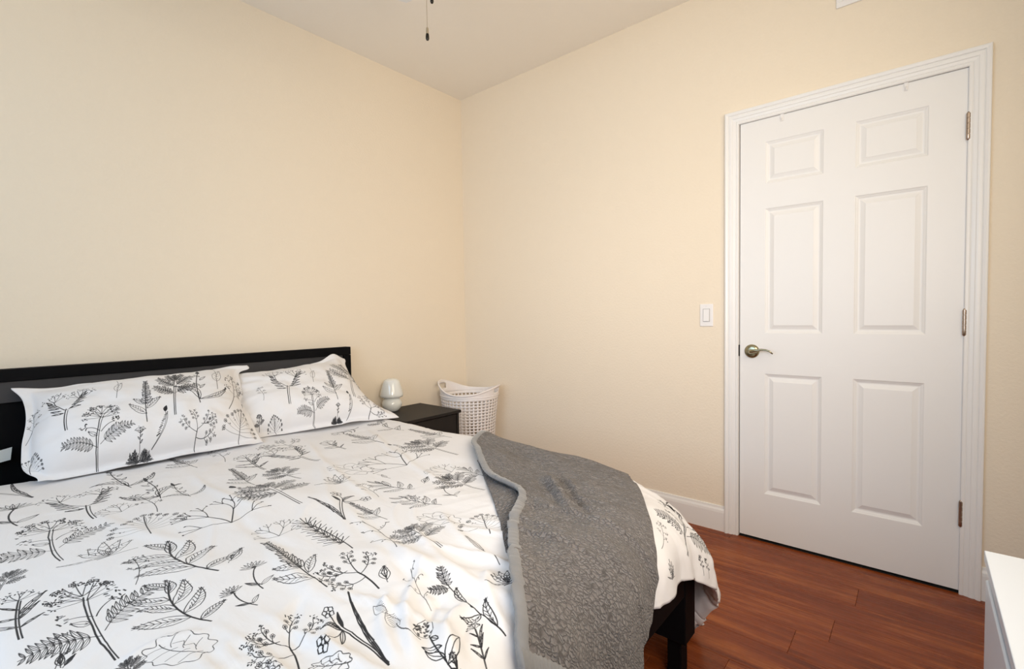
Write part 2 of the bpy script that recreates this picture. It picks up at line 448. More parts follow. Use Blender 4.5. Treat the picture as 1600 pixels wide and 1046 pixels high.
# two clear hooks hung over the top of the door
for i, (hy_, lb) in enumerate(((-2.130, 'small clear hook tab over door top, nearer the handle side'), (-2.575, 'small clear hook tab over door top, nearer the hinges'))):
    bm = bmesh.new()
    box(bm, FX-0.0035, FX-0.0005, -0.007, 0.007, -0.030, 0.0015, 0.0012)
    box(bm, FX-0.0035, FX+0.016, -0.007, 0.007, 0.0004, 0.0024, 0.0006)
    pts = [(FX-0.003, 0, -0.024), (FX-0.010, 0, -0.027), (FX-0.013, 0, -0.021), (FX-0.011, 0, -0.015)]
    tube(bm, pts, 0.0022, 8)
    o = obj('over_door_hook', bm, 'plastic_white'); o.location = (0, hy_, DZ)
    tag(o, lb, 'hook')

# light switch
sy, sz = -1.7895, 1.111
sw = empty('light_switch', (0, sy, sz), 'white rocker light switch on the cream wall left of the door', 'light switch')
bm = bmesh.new()
box(bm, -0.006, 0, -0.0335, 0.0335, -0.058, 0.058, 0.003, 3)
obj('wall_plate', bm, 'plastic_white', sw)
bm = bmesh.new(); box(bm, -0.0085, -0.0055, -0.0175, 0.0175, -0.0335, 0.0335, 0.001)
fr = obj('switch_frame', bm, 'switch_gap_shade', sw)  # frame greyed so the shade round the rocker is painted in
bm = bmesh.new()
vs = [bm.verts.new(p) for p in ((-0.0084, -0.0150, -0.031), (-0.0084, 0.0150, -0.031), (-0.0084, 0.0150, 0.031), (-0.0084, -0.0150, 0.031),
                                (-0.0130, -0.0145, -0.0305), (-0.0130, 0.0145, -0.0305), (-0.0098, 0.0145, 0.0305), (-0.0098, -0.0145, 0.0305))]
for q in ((0, 1, 2, 3), (4, 5, 6, 7), (0, 1, 5, 4), (1, 2, 6, 5), (2, 3, 7, 6), (3, 0, 4, 7)): bm.faces.new([vs[i] for i in q])
obj('rocker', bm, 'plastic_white', sw)
for zz in (-0.0485, 0.0485):
    bm = bmesh.new(); lathe(bm, [(0, 0), (0.003, 0), (0.003, -0.0072), (0.002, -0.0078), (0, -0.0078)], 12, (0, 0, zz), 'x'); obj('screw', bm, 'plastic_white', sw)

# return air grille above the door
vg = empty('air_vent', (0, -2.54, 2.55), 'white louvred air vent high on wall above the door', 'air vent')
VW, VH = 0.203, 0.125
for a in ((-0.009, 0, -VW, VW, -VH, -VH+0.022), (-0.009, 0, -VW, VW, VH-0.022, VH), (-0.009, 0, -VW, -VW+0.022, -VH+0.022, VH-0.022), (-0.009, 0, VW-0.022, VW, -VH+0.022, VH-0.022)):
    bm = bmesh.new(); box(bm, *a, 0.002); obj('frame', bm, 'plastic_white', vg)
lou = None
for q in range(16):
    zz = -VH+0.028+q*0.0128
    if lou is None:
        bm = bmesh.new(); box(bm, -0.0012, 0.0012, -VW+0.022, VW-0.022, -0.0075, 0.0075)
        bmesh.ops.rotate(bm, verts=bm.verts, matrix=Matrix.Rotation(-0.7, 3, 'Y'))
        lou = obj('louver', bm, 'plastic_white', vg); o = lou
    else:
        o = lou.copy(); COL.objects.link(o)
    o.location = (-0.004, 0, zz)

# ------------------------------------------------------------------ ceiling fan (above the frame; a chain, a fob and a blade tip reach into view)
fx_, fy_ = -1.660, -1.465
fan = empty('ceiling_fan', (fx_, fy_, CH), 'white ceiling fan with light, its pull chain hanging into view at top', 'ceiling fan')
bm = bmesh.new(); lathe(bm, [(0.0, 0), (0.065, 0), (0.065, -0.02), (0.04, -0.055), (0.014, -0.062), (0.0, -0.062)], 28); obj('canopy', bm, 'fan_blade_white', fan, smooth=True, auto=0.6)
bm = bmesh.new(); lathe(bm, [(0.0, -0.05), (0.012, -0.05), (0.012, -0.2), (0.0, -0.2)], 14); obj('downrod', bm, 'fan_blade_white', fan, smooth=True, auto=0.6)
bm = bmesh.new(); lathe(bm, [(0.0, -0.18), (0.05, -0.185), (0.1, -0.205), (0.115, -0.24), (0.115, -0.29), (0.09, -0.315), (0.055, -0.325), (0.055, -0.36), (0.095, -0.37), (0.095, -0.39), (0, -0.39)], 36)
obj('motor_housing', bm, 'fan_blade_white', fan, smooth=True, auto=0.6)
bm = bmesh.new(); lathe(bm, [(0.0, -0.388), (0.05, -0.39), (0.068, -0.41), (0.074, -0.44), (0.068, -0.475), (0.045, -0.498), (0.0, -0.508)], 36)
obj('light_globe', bm, 'lamp_bulb_glass', fan, smooth=True)
a0 = math.atan2(-0.99-fy_, -1.30-fx_)
bl0 = None
for q in range(5):
    if bl0 is None:
        bm = bmesh.new()
        L_ = 0.60; out = []
        for sgn in (1, -1):
            pr_ = [(0.15, 0.035), (0.2, 0.055), (0.35, 0.062), (0.52, 0.066), (0.58, 0.06), (0.61, 0.035)]
            out += [(a, sgn*b) for a, b in (pr_ if sgn == 1 else pr_[::-1])]
        top = [bm.verts.new((a, b, 0.003)) for a, b in out]; bot = [bm.verts.new((a, b, -0.003)) for a, b in out]
        bm.faces.new(top); bm.faces.new(bot[::-1])
        for i in range(len(out)): bm.faces.new((top[i], bot[i], bot[(i+1) % len(out)], top[(i+1) % len(out)]))
        bmesh.ops.rotate(bm, verts=bm.verts, matrix=Matrix.Rotation(0.2, 3, 'X'))
        bl0 = obj('blade', bm, 'fan_blade_white', fan); o = bl0
        bm = bmesh.new(); box(bm, 0.08, 0.22, -0.02, 0.02, -0.012, -0.004, 0.003); ir0 = obj('blade_iron', bm, 'dark_metal', bl0); 
    else:
        o = bl0.copy(); COL.objects.link(o)
        c2 = ir0.copy(); COL.objects.link(c2); c2.parent = o
    o.location = (0, 0, -0.302); o.rotation_euler = (0, 0, a0+q*2*math.pi/5)


def chain(lx, ly, ztop, zfob, seed):
    bm = bmesh.new(); z = ztop; 
    while z > zfob+0.036:
        bmesh.ops.create_icosphere(bm, subdivisions=1, radius=0.0012, matrix=Matrix.Translation((lx, ly, z))); z -= 0.0030
    tube(bm, [(lx, ly, ztop), (lx, ly, zfob+0.034)], 0.0004, 5)
    c = obj('pull_chain', bm, 'chain_metal', fan)
    bm = bmesh.new()
    lathe(bm, [(0.0, 0.036), (0.0028, 0.0355), (0.0036, 0.032), (0.0038, 0.018), (0.0, 0.018)], 16, (lx, ly, zfob))
    fo = obj('chain_fob', bm, 'chain_metal', c, smooth=True, auto=0.6)
    bm = bmesh.new()
    lathe(bm, [(0.0, 0.019), (0.0042, 0.018), (0.005, 0.012), (0.005, 0.004), (0.0036, 0.0005), (0.0, 0.0)], 16, (lx, ly, zfob))
    fo2 = obj('fob_tip', bm, 'dark_metal', c, smooth=True, auto=0.6); fo2['label'] = 'dark tip of chain fob'


chain(-1.6069-fx_, -1.5286-fy_, -0.385, 1.930-CH, 1)
chain(-1.5915-fx_, -1.5340-fy_, -0.385, 2.040-CH, 2)

# ------------------------------------------------------------------ botanical line drawings, printed on the bedding
# Every motif is a list of strokes in its own frame: base at (0,0), tip at (0,1).
class Motif:
    def __init__(s, seed): s.s = []; s.r = random.Random(seed)

    def line(s, pts, w=1.0): s.s.append(([tuple(p) for p in pts], w))

    def curve(s, p0, p1, bend=0.0, w=1.0, n=8, wob=0.0):
        dx, dy = p1[0]-p0[0], p1[1]-p0[1]
        pts = []
        for i in range(n+1):
            t = i/n; o = bend*4*t*(1-t)+(wob*s.r.uniform(-1, 1) if 0 < i < n else 0)
            pts.append((p0[0]+dx*t-dy*o, p0[1]+dy*t+dx*o))
        s.line(pts, w); return pts

    def leaf(s, p, ang, L, W, w=0.8, vein=True, bend=0.1, hatch=0, fill=False):
        ca, sa = math.cos(ang), math.sin(ang)
        def T(t, o): o += bend*L*4*t*(1-t)*0.5; return (p[0]+ca*L*t-sa*o, p[1]+sa*L*t+ca*o)
        n = 7
        for sg in (1, -1):
            s.line([T(i/n, sg*W*math.sin(math.pi*(i/n)**0.8)*(1+s.r.uniform(-.08, .08))) for i in range(n+1)], w)
        if vein: s.line([T(i/4, 0) for i in range(5)], w*0.8)
        for k in range(hatch):
            t = 0.15+0.7*k/max(1, hatch-1)
            for sg in (1, -1): s.line([T(t, 0), T(min(1, t+0.14), sg*W*0.8*math.sin(math.pi*t))], w*0.75)
        if fill:
            for k in range(3): s.line([T(0.1, 0), T(0.5, (k-1)*W*0.55), T(0.95, 0)], w*1.3)

    def floret(s, p, R, w=0.7):
        a0 = s.r.uniform(0, 6)
        for k in range(5):
            a = a0+k*1.2566
            c = (p[0]+math.cos(a)*R*.55, p[1]+math.sin(a)*R*.55)
            s.line([(c[0]+math.cos(a+q)*R*.42, c[1]+math.sin(a+q)*R*.42) for q in (0, 1.3, 2.6, 3.9, 5.2, 6.3)], w)

    def dots(s, p, R, n=5, w=1.3):
        for k in range(n):
            a, q = s.r.uniform(0, 6.28), R*math.sqrt(s.r.random())
            x, y = p[0]+math.cos(a)*q, p[1]+math.sin(a)*q
            b = s.r.uniform(0, 6.28); l = R*.35
            s.line([(x, y), (x+math.cos(b)*l, y+math.sin(b)*l)], w)

    def frond(s, p, ang, L, n=6, lw=0.16, bend=0.12, w=0.75, fill=False):
        n = int(n*1.5); lw *= .85
        ca, sa = math.cos(ang), math.sin(ang)
        def T(t): o = bend*L*4*t*(1-t); return (p[0]+ca*L*t-sa*o, p[1]+sa*L*t+ca*o)
        s.line([T(i/6) for i in range(7)], w)
        for k in range(n):
            t = 0.15+0.85*k/n
            ll = lw*L*2*(1-0.55*abs(t-0.4)/0.6)*s.r.uniform(.85, 1.1)
            for sg in (1, -1): s.leaf(T(t), ang+sg*s.r.uniform(.8, 1.05), ll, ll*0.13, w*0.8, vein=True)

    def umbel(s, p, ang, R, n=6, spread=1.9, w=0.8, dot=True):
        for k in range(n):
            a = ang+spread*(k/(n-1)-.5); q = R*s.r.uniform(.85, 1.05)
            e = (p[0]+math.cos(a)*q, p[1]+math.sin(a)*q)
            s.curve(p, e, s.r.uniform(-.08, .08), w, 4)
            if dot: s.dots(e, R*.24, 5, 1.2)
            else: s.floret(e, R*.26)


H2 = math.pi/2


def m_elder(m):
    m.curve((0, 0), (0.02, .74), 0.05, 1.3, wob=.01); m.curve((.022, 0), (.045, .72), 0.05, 0.9)
    m.umbel((0.02, .76), H2, .2, 7, 2.6); m.umbel((.02, .70), H2+1.0, .22, 4, 1.0); m.umbel((.03, .69), H2-1.0, .22, 4, 1.0)
    for q in ((-.12, .93), (.13, .93), (0, .97), (-.2, .82), (.22, .82)): m.floret(q, .03); m.dots(q, .05, 6)
    m.curve((.03, .46), (.2, .6), .1); m.dots((.22, .63), .07, 12); m.curve((.01, .47), (-.16, .53), -.1); m.dots((-.18, .55), .06, 10)
    m.frond((.03, .28), .5, .5, 7, .17, .1); m.frond((0, .24), math.pi-.12, .48, 7, .17, -.1)
    m.leaf((-.02, .4), 2.6, .14, .03, hatch=2)


def m_elderb(m):
    m.curve((0, 0), (.0, .45), .04, 1.5); m.curve((.03, 0), (.03, .4), .04, 1.0)
    m.curve((0, .42), (-.22, .78), .1, 1.3); m.curve((.01, .42), (.2, .62), -.1, 1.3)
    m.umbel((-.2, .76), H2+.1, .22, 5, 2.0)
    for k in range(6): m.leaf((-.03-.04*k, .36+.07*k), 2.95-.14*k, .19*m.r.uniform(.8, 1.1), .016, 1.1, hatch=2)
    for k in range(6): m.leaf((.05+.03*k, .45+.06*k), .15+.13*k, .2*m.r.uniform(.8, 1.1), .018, 1.1, hatch=2)
    m.umbel((.2, .7), H2, .24, 6, 2.0)


def m_spray(m):
    m.curve((0, 0), (-.02, .4), -.05, 1.9)
    for p0, p1, b in (((-.02, .4), (-.3, .72), .1), ((-.02, .4), (.12, .8), .05), ((-.02, .35), (.36, .6), -.1), ((-.01, .26), (-.42, .36), .12), ((-.12, .52), (-.46, .62), .1)):
        c = m.curve(p0, p1, b, 1.25)
        for t in (4, 6, 8):
            q = c[t]; a = math.atan2(p1[1]-p0[1], p1[0]-p0[0])
            for sg in (-.8, .7):
                e = (q[0]+math.cos(a+sg)*.1, q[1]+math.sin(a+sg)*.1); m.curve(q, e, .1, .9, 3)
                m.floret(e, .035, .7) if t < 8 else m.dots(e, .05, 8)


def m_leafbranch(m):
    c = m.curve((0, 0), (0, .9), .12, 1.7, 9)
    for k, (a, L) in enumerate(((.4, .3), (2.6, .45), (.7, .4), (2.4, .36), (1.0, .42), (2.3, .4), (1.2, .3), (2.0, .3))):
        m.leaf(c[k+1], a+m.r.uniform(-.15, .15), L*.95, L*.15, .95, hatch=7, bend=m.r.uniform(-.3, .3))


def m_lettuce(m):
    pts = []
    for i in range(110):
        t = i/109; a = math.pi*2*t-H2; wv = 1+(.13*math.sin(t*62+1.5*math.sin(t*9))+.05*math.sin(t*23))*(.35+.65*abs(math.sin(t*4)))
        pts.append((.24*math.cos(a)*wv, .5+.5*math.sin(a)*wv))
    m.line(pts, 1.1); m.curve((0, 0), (.02, .9), .06, 1.2)
    for k in range(7):
        y = .12+.11*k; sg = 1 if k % 2 else -1
        m.curve((.01, y), (sg*.19, y+.14), .15*sg, .9, 5, .02)
    m.line([(.06, .3), (.1, .4), (.05, .5), (.12, .6), (.06, .72)], .9)


def m_twig(m):
    m.curve((-.012, 0), (0, .8), .03, 1.5); m.curve((.016, 0), (.02, .78), .03, 1.3)
    m.umbel((.0, .8), H2, .17, 7, 2.6)
    for y, a, L in ((.2, .75, .32), (.22, 2.5, .42), (.42, 2.8, .32), (.4, 1.0, .38), (.5, .95, .5), (.6, 2.4, .26)):
        m.leaf((0, y), a, L*.85, L*.055, 1.15, hatch=3)


def m_sprig(m):
    c = m.curve((0, 0), (.02, .92), -.08, 1.1)
    for k, (t, a) in enumerate(((3, .9), (4, 2.4), (5, .8), (6, 2.3), (7, .9))):
        q = c[t]; e = (q[0]+math.cos(a)*.17, q[1]+math.sin(a)*.14); m.curve(q, e, .1, .8, 3); m.dots(e, .055, 9, 1.4)
    m.dots(c[-1], .07, 12, 1.4)


def m_rose(m):
    for k in range(5): m.leaf((0, .08), H2+(k-2)*.36, .85-.1*abs(k-2), .1, 1.3, hatch=4, vein=False)
    m.leaf((0, .05), 2.9, .8, .04, .8, hatch=5); m.curve((-.2, 0), (.45, .04), .05, 1.4); m.dots((0, .35), .16, 8, 1.6)


def m_daisy(m):
    m.curve((0, 0), (0, .72), .1, 2.2)
    for k in range(9):
        a = H2+(k-4)*.33; m.leaf((0, .74), a, .25, .028, .9, vein=(k % 2 == 0))
    m.leaf((0, .12), .6, .3, .04, 1.1); m.leaf((0, .14), 2.5, .3, .04, 1.1, fill=True); m.dots((0, .74), .05, 8, 1.5)


def m_spear(m):
    m.curve((0, 0), (0, .96), .02, 1.3)
    for k in range(13):
        y = .36+.05*k; L = .125*(1-.045*k)*m.r.uniform(.8, 1.15)
        for sg in (1, -1): m.leaf((0, y), H2-sg*m.r.uniform(.5, .85), L, L*.2, .8, hatch=1)
    m.leaf((0, .26), .8, .3, .045, .8, hatch=6); m.leaf((0, .16), 2.4, .34, .055, .8, hatch=6); m.leaf((0, .36), 2.5, .24, .04, .8, hatch=5)


def m_fern(m):
    m.curve((-.01, 0), (0, .9), .03, 1.2); m.curve((.015, 0), (.012, .6), .03, 1.0)
    for y, a, L in ((.42, 2.75, .42), (.44, .4, .42), (.58, 2.45, .42), (.6, .7, .44), (.72, 2.1, .3), (.74, 1.05, .3), (.8, H2, .2)):
        m.frond((0, y), a, L, 6, .2, .05, .8)
        m.frond((0, y), a+.12, L*.8, 5, .12, .02, .6)


def m_bud(m):
    m.leaf((.0, .82), H2, .18, .035, 1.8, fill=True); m.leaf((.0, .83), H2, .15, .02, 2.0, fill=True)
    m.curve((-.12, 0), (0, .84), -.12, 1.0); m.curve((-.115, 0), (.04, .82), -.12, 1.1)
    for k in range(11):
        t = .2+.055*k; x = -.12+.14*t+.03; m.line([(x+.0, t), (x+.045, t+.05)], 1.4 if k % 3 else 2.4)


def m_thistle(m):
    m.curve((0, 0), (-.02, .85), .04, 1.4)
    m.leaf((-.01, .82), H2+.05, .18, .022, 1.2, fill=True)
    m.leaf((0, .08), .72, .5, .045, 1.1, bend=-.3, hatch=7); m.leaf((0, .08), 2.4, .46, .055, 1.1, bend=-.5, hatch=7)
    for y, a in ((.35, 1), (.42, 2.3), (.58, .9), (.68, 2.2)): m.leaf((0, y), a, .13, .02, .9)


def m_berry(m):
    m.curve((0, 0), (0, .8), .02, 1.6)
    for k in range(13):
        a = H2+(k-6)*.26; y0 = .2+.05*(6-abs(k-6)); R = .62 if abs(k-6) > 3 else .52
        e = (math.cos(a)*R*.8, y0+.05+math.sin(a)*R*.62)
        m.curve((0, y0), e, .05*(1 if k > 6 else -1), .6, 5)
        m.floret(e, .05, .9); m.dots(e, .05, 4, 1.2)
        if k % 2: m.dots((e[0]*.7, y0+(e[1]-y0)*.65), .04, 4, 1.2)


def m_shrub(m):
    m.curve((0, .1), (.01, .82), .03, 1.3)
    for k in range(7): m.curve((0, .78), (.15*(k-3)/3, .92), 0, .8, 2)
    m.line([(-.17, .92), (-.1, .98), (0, 1), (.1, .98), (.18, .92), (0, .89), (-.17, .92)], 1.2); m.dots((0, .94), .12, 16, 1.2)
    for y, a in ((.5, .9), (.6, 2.3), (.66, .9)): m.leaf((0, y), a, .12, .02, 1.0)
    for a, L in ((.25, .42), (.65, .4), (1.05, .38), (2.1, .38), (2.5, .42), (2.9, .45)):
        m.frond((0, .02), a, L, 6, .2, .05, 1.2); m.dots((math.cos(a)*L*.7, .02+math.sin(a)*L*.7), .08, 10, 1.4)


def m_spike(m):
    m.curve((0, 0), (0, .5), -.03, 1.2)
    m.leaf((0, .42), H2, .58, .045, .8, vein=True, bend=0)
    for k in range(16):
        y = .46+.032*k
        for sg in (1, -1): m.line([(0, y), (sg*.032, y+.035)], .8)


def m_catkin(m):
    m.curve((.04, 0), (0, .5), .1, 1.2)
    for (x, y, L, W) in ((0, .42, .3, .07), (-.03, .68, .32, .05)):
        m.leaf((x, y), H2+.1, L, W, .8, vein=False)
        for k in range(8): m.line([(x-W*.8, y+L*(.15+.09*k)), (x, y+L*(.2+.09*k)), (x+W*.7, y+L*(.15+.09*k))], .7)


def m_iris(m):
    m.curve((0, 0), (-.3, .58), -.03, 1.3); m.curve((.02, .02), (-.27, .6), -.03, 1.2)
    m.leaf((.01, 0), H2-.02, 1.0, .026, 1.2, bend=.12, hatch=6); m.line([(-.0, .3), (-.03, .5), (-.035, .62)], 1.4)
    m.leaf((-.3, .57), 2.75, .28, .03, 1.2, bend=-.3, hatch=7); m.leaf((-.27, .6), H2-.1, .2, .025, 1.2, fill=True)
    m.curve((-.3, .57), (-.36, .82), .1, 1.2); m.floret((-.36, .86), .09, 1.0)
    m.curve((-.3, .57), (-.56, .48), .1, 1.1); m.floret((-.62, .46), .09, 1.0); m.leaf((-.3, .57), 4.2, .2, .03, 1.0)


def m_longbranch(m):
    c = m.curve((0, 0), (-.05, .8), .08, 1.2, 9)
    for t, a, L in ((1, 1.1, .34), (3, 2.9, .3), (4, 1.7, .05), (5, 1.2, .3)):
        m.leaf(c[t], a, L*.85, L*.14, 1.0, hatch=5, bend=.3)
    m.frond(c[8], 1.2, .28, 5, .22, .05, .8); m.frond(c[8], 2.7, .26, 5, .22, .05, .8)


def m_thin(m):
    c = m.curve((0, 0), (0, .95), .06, .9, 9, .01)
    for t, a in ((2, .9), (3, 2.2), (5, .8), (6, 2.3), (8, 1.0)):
        q = c[t]; e = (q[0]+math.cos(a)*.22, q[1]+math.sin(a)*.2); m.curve(q, e, .1, .8, 4)
        m.dots(e, .03, 3, 1.3); m.dots(((e[0]+q[0])/2, (e[1]+q[1])/2), .025, 3, 1.2)


def m_yarrow(m):
    m.curve((.1, 0), (0, .72), .06, 1.7)
    m.line([(-.16, .7), (-.2, .82), (-.1, .97), (.03, 1), (.1, .92), (.07, .76), (0, .68), (-.16, .7)], 1.0)
    for k in range(34): m.floret((-.06+m.r.uniform(-.1, .1), .84+m.r.uniform(-.12, .12)), .018, .7)
    for y, a, L in ((.36, 2.6, .26), (.2, 2.3, .3), (.1, .9, .5), (.5, 1.9, .16)): m.leaf((.06, y), a, L, L*.18, 1.5)


def m_pine(m):
    m.curve((0, 0), (0, .95), -.06, 1.4)
    for k in range(7):
        y = .22+.115*k
        for q in range(7):
            a = H2+(q-3)*.36; m.line([(0, y), (math.cos(a)*.17, y+math.sin(a)*.17)], 1.3 if q % 2 else .9)
        m.dots((0, y), .03, 5, 1.8)


def m_smallleaf(m):
    m.leaf((0, .15), H2, .85, .17, 1.4, hatch=4, fill=True); m.curve((0, 0), (0, .2), .1, 1.2, 3)


def m_coral(m):
    def br(p, a, L, d):
        e = (p[0]+math.cos(a)*L, p[1]+math.sin(a)*L); m.curve(p, e, m.r.uniform(-.1, .1), 1.4 if d > 1 else 1.0, 4); m.dots(e, .012, 2, 1.8)
        if d:
            for sg in (-.5, .15, .62): br(e, a+sg*m.r.uniform(.8, 1.2), L*.66, d-1)
    br((0, 0), H2+.5, .34, 2); br((0, 0), H2-.35, .36, 2); br((0, 0), H2-1.1, .3, 1); br((0, 0), H2+1.2, .3, 1)


def m_drop(m):
    m.curve((-.05, 1.1), (0, .5), .05, 1.0); m.curve((0, 0), (0, .4), .0, 1.3, 3); m.leaf((0, .3), H2-.15, .6, .1, 1.0, hatch=4)


INK = []   # strokes in fabric metres: (points, width)


def place(ink, kind, ux, uy, tx, ty, seed, mirror=False, wide=1.0):
    m = Motif(seed); globals()['m_'+kind](m)
    L = math.hypot(tx-ux, ty-uy)
    if L < 0.03: return
    ax = ((tx-ux)/L, (ty-uy)/L); px = (ax[1], -ax[0]); sg = -1 if mirror else 1
    base = min(0.0023, max(0.0012, L*0.0088))
    for pts, w in m.s:
        ink.append(([(ux+(ax[0]*y+px[0]*x*sg*wide)*L, uy+(ax[1]*y+px[1]*x*sg*wide)*L) for x, y in pts], w*base))


def raster(name, ink, x0, y0, x1, y1, res):
    Wp, Hp = int((x1-x0)/res), int((y1-y0)/res)
    A = np.zeros((Hp, Wp), np.float32)
    for pts, w in ink:
        P = [((x-x0)/res-.5, (y-y0)/res-.5) for x, y in pts]; hw = max(w/res/2, .45)
        for (ax, ay), (bx, by) in zip(P[:-1], P[1:]):
            lx, hx = int(max(0, min(ax, bx)-hw-1)), int(min(Wp, max(ax, bx)+hw+2)); ly, hy_ = int(max(0, min(ay, by)-hw-1)), int(min(Hp, max(ay, by)+hw+2))
            if lx >= hx or ly >= hy_: continue
            X = np.arange(lx, hx, dtype=np.float32)[None, :]-ax; Y = np.arange(ly, hy_, dtype=np.float32)[:, None]-ay
            dx, dy = bx-ax, by-ay; q = max(dx*dx+dy*dy, 1e-6)
            t = np.clip((X*dx+Y*dy)/q, 0, 1); d = np.hypot(X-t*dx, Y-t*dy)
            c = np.clip(hw+.5-d, 0, 1); v = A[ly:hy_, lx:hx]; np.maximum(v, c, out=v)
    img = bpy.data.images.new(name, Wp, Hp, alpha=False); img.colorspace_settings.name = 'Non-Color'
    px = np.ones((Hp, Wp, 4), np.float32); px[..., 0] = px[..., 1] = px[..., 2] = A
    img.pixels.foreach_set(px.reshape(-1)); img.update(); img.pack()
    return img


def fabric_material(name, img, col, ink=(0.022, 0.022, 0.026)):
    m = bpy.data.materials.new(name); m.use_nodes = True; nt = m.node_tree; b = nt.nodes['Principled BSDF']; N = nt.nodes.new; L = nt.links.new
    uv = N('ShaderNodeUVMap'); im = N('ShaderNodeTexImage'); im.image = img; im.extension = 'CLIP'; im.interpolation = 'Linear'; L(uv.outputs[0], im.inputs[0])
    tc = N('ShaderNodeTexCoord')
    n = N('ShaderNodeTexNoise'); n.inputs['Scale'].default_value = 5; n.inputs['Detail'].default_value = 3; L(tc.outputs['Object'], n.inputs[0])
    c = N('ShaderNodeMix'); c.data_type = 'RGBA'; c.inputs[6].default_value = (*[x*.985 for x in col], 1); c.inputs[7].default_value = (*col, 1); L(n.outputs[0], c.inputs[0])
    mx = N('ShaderNodeMix'); mx.data_type = 'RGBA'; L(im.outputs[0], mx.inputs[0]); L(c.outputs[2], mx.inputs[6]); mx.inputs[7].default_value = (*ink, 1)
    L(mx.outputs[2], b.inputs['Base Color']); b.inputs['Roughness'].default_value = .85; b.inputs['Specular IOR Level'].default_value = .2; b.inputs['Sheen Weight'].default_value = .1
    # soft creases of the cotton
    mp = N('ShaderNodeMapping'); mp.inputs['Scale'].default_value = (1, .45, 1); mp.inputs['Rotation'].default_value = (0, 0, .5); L(tc.outputs['Object'], mp.inputs[0])
    n2 = N('ShaderNodeTexNoise'); n2.inputs['Scale'].default_value = 22; n2.inputs['Detail'].default_value = 4; n2.inputs['Distortion'].default_value = .5; L(mp.outputs[0], n2.inputs[0])
    bp = N('ShaderNodeBump'); bp.inputs['Strength'].default_value = .35; bp.inputs['Distance'].default_value = .006; L(n2.outputs[0], bp.inputs['Height']); L(bp.outputs[0], b.inputs['Normal'])
    return m


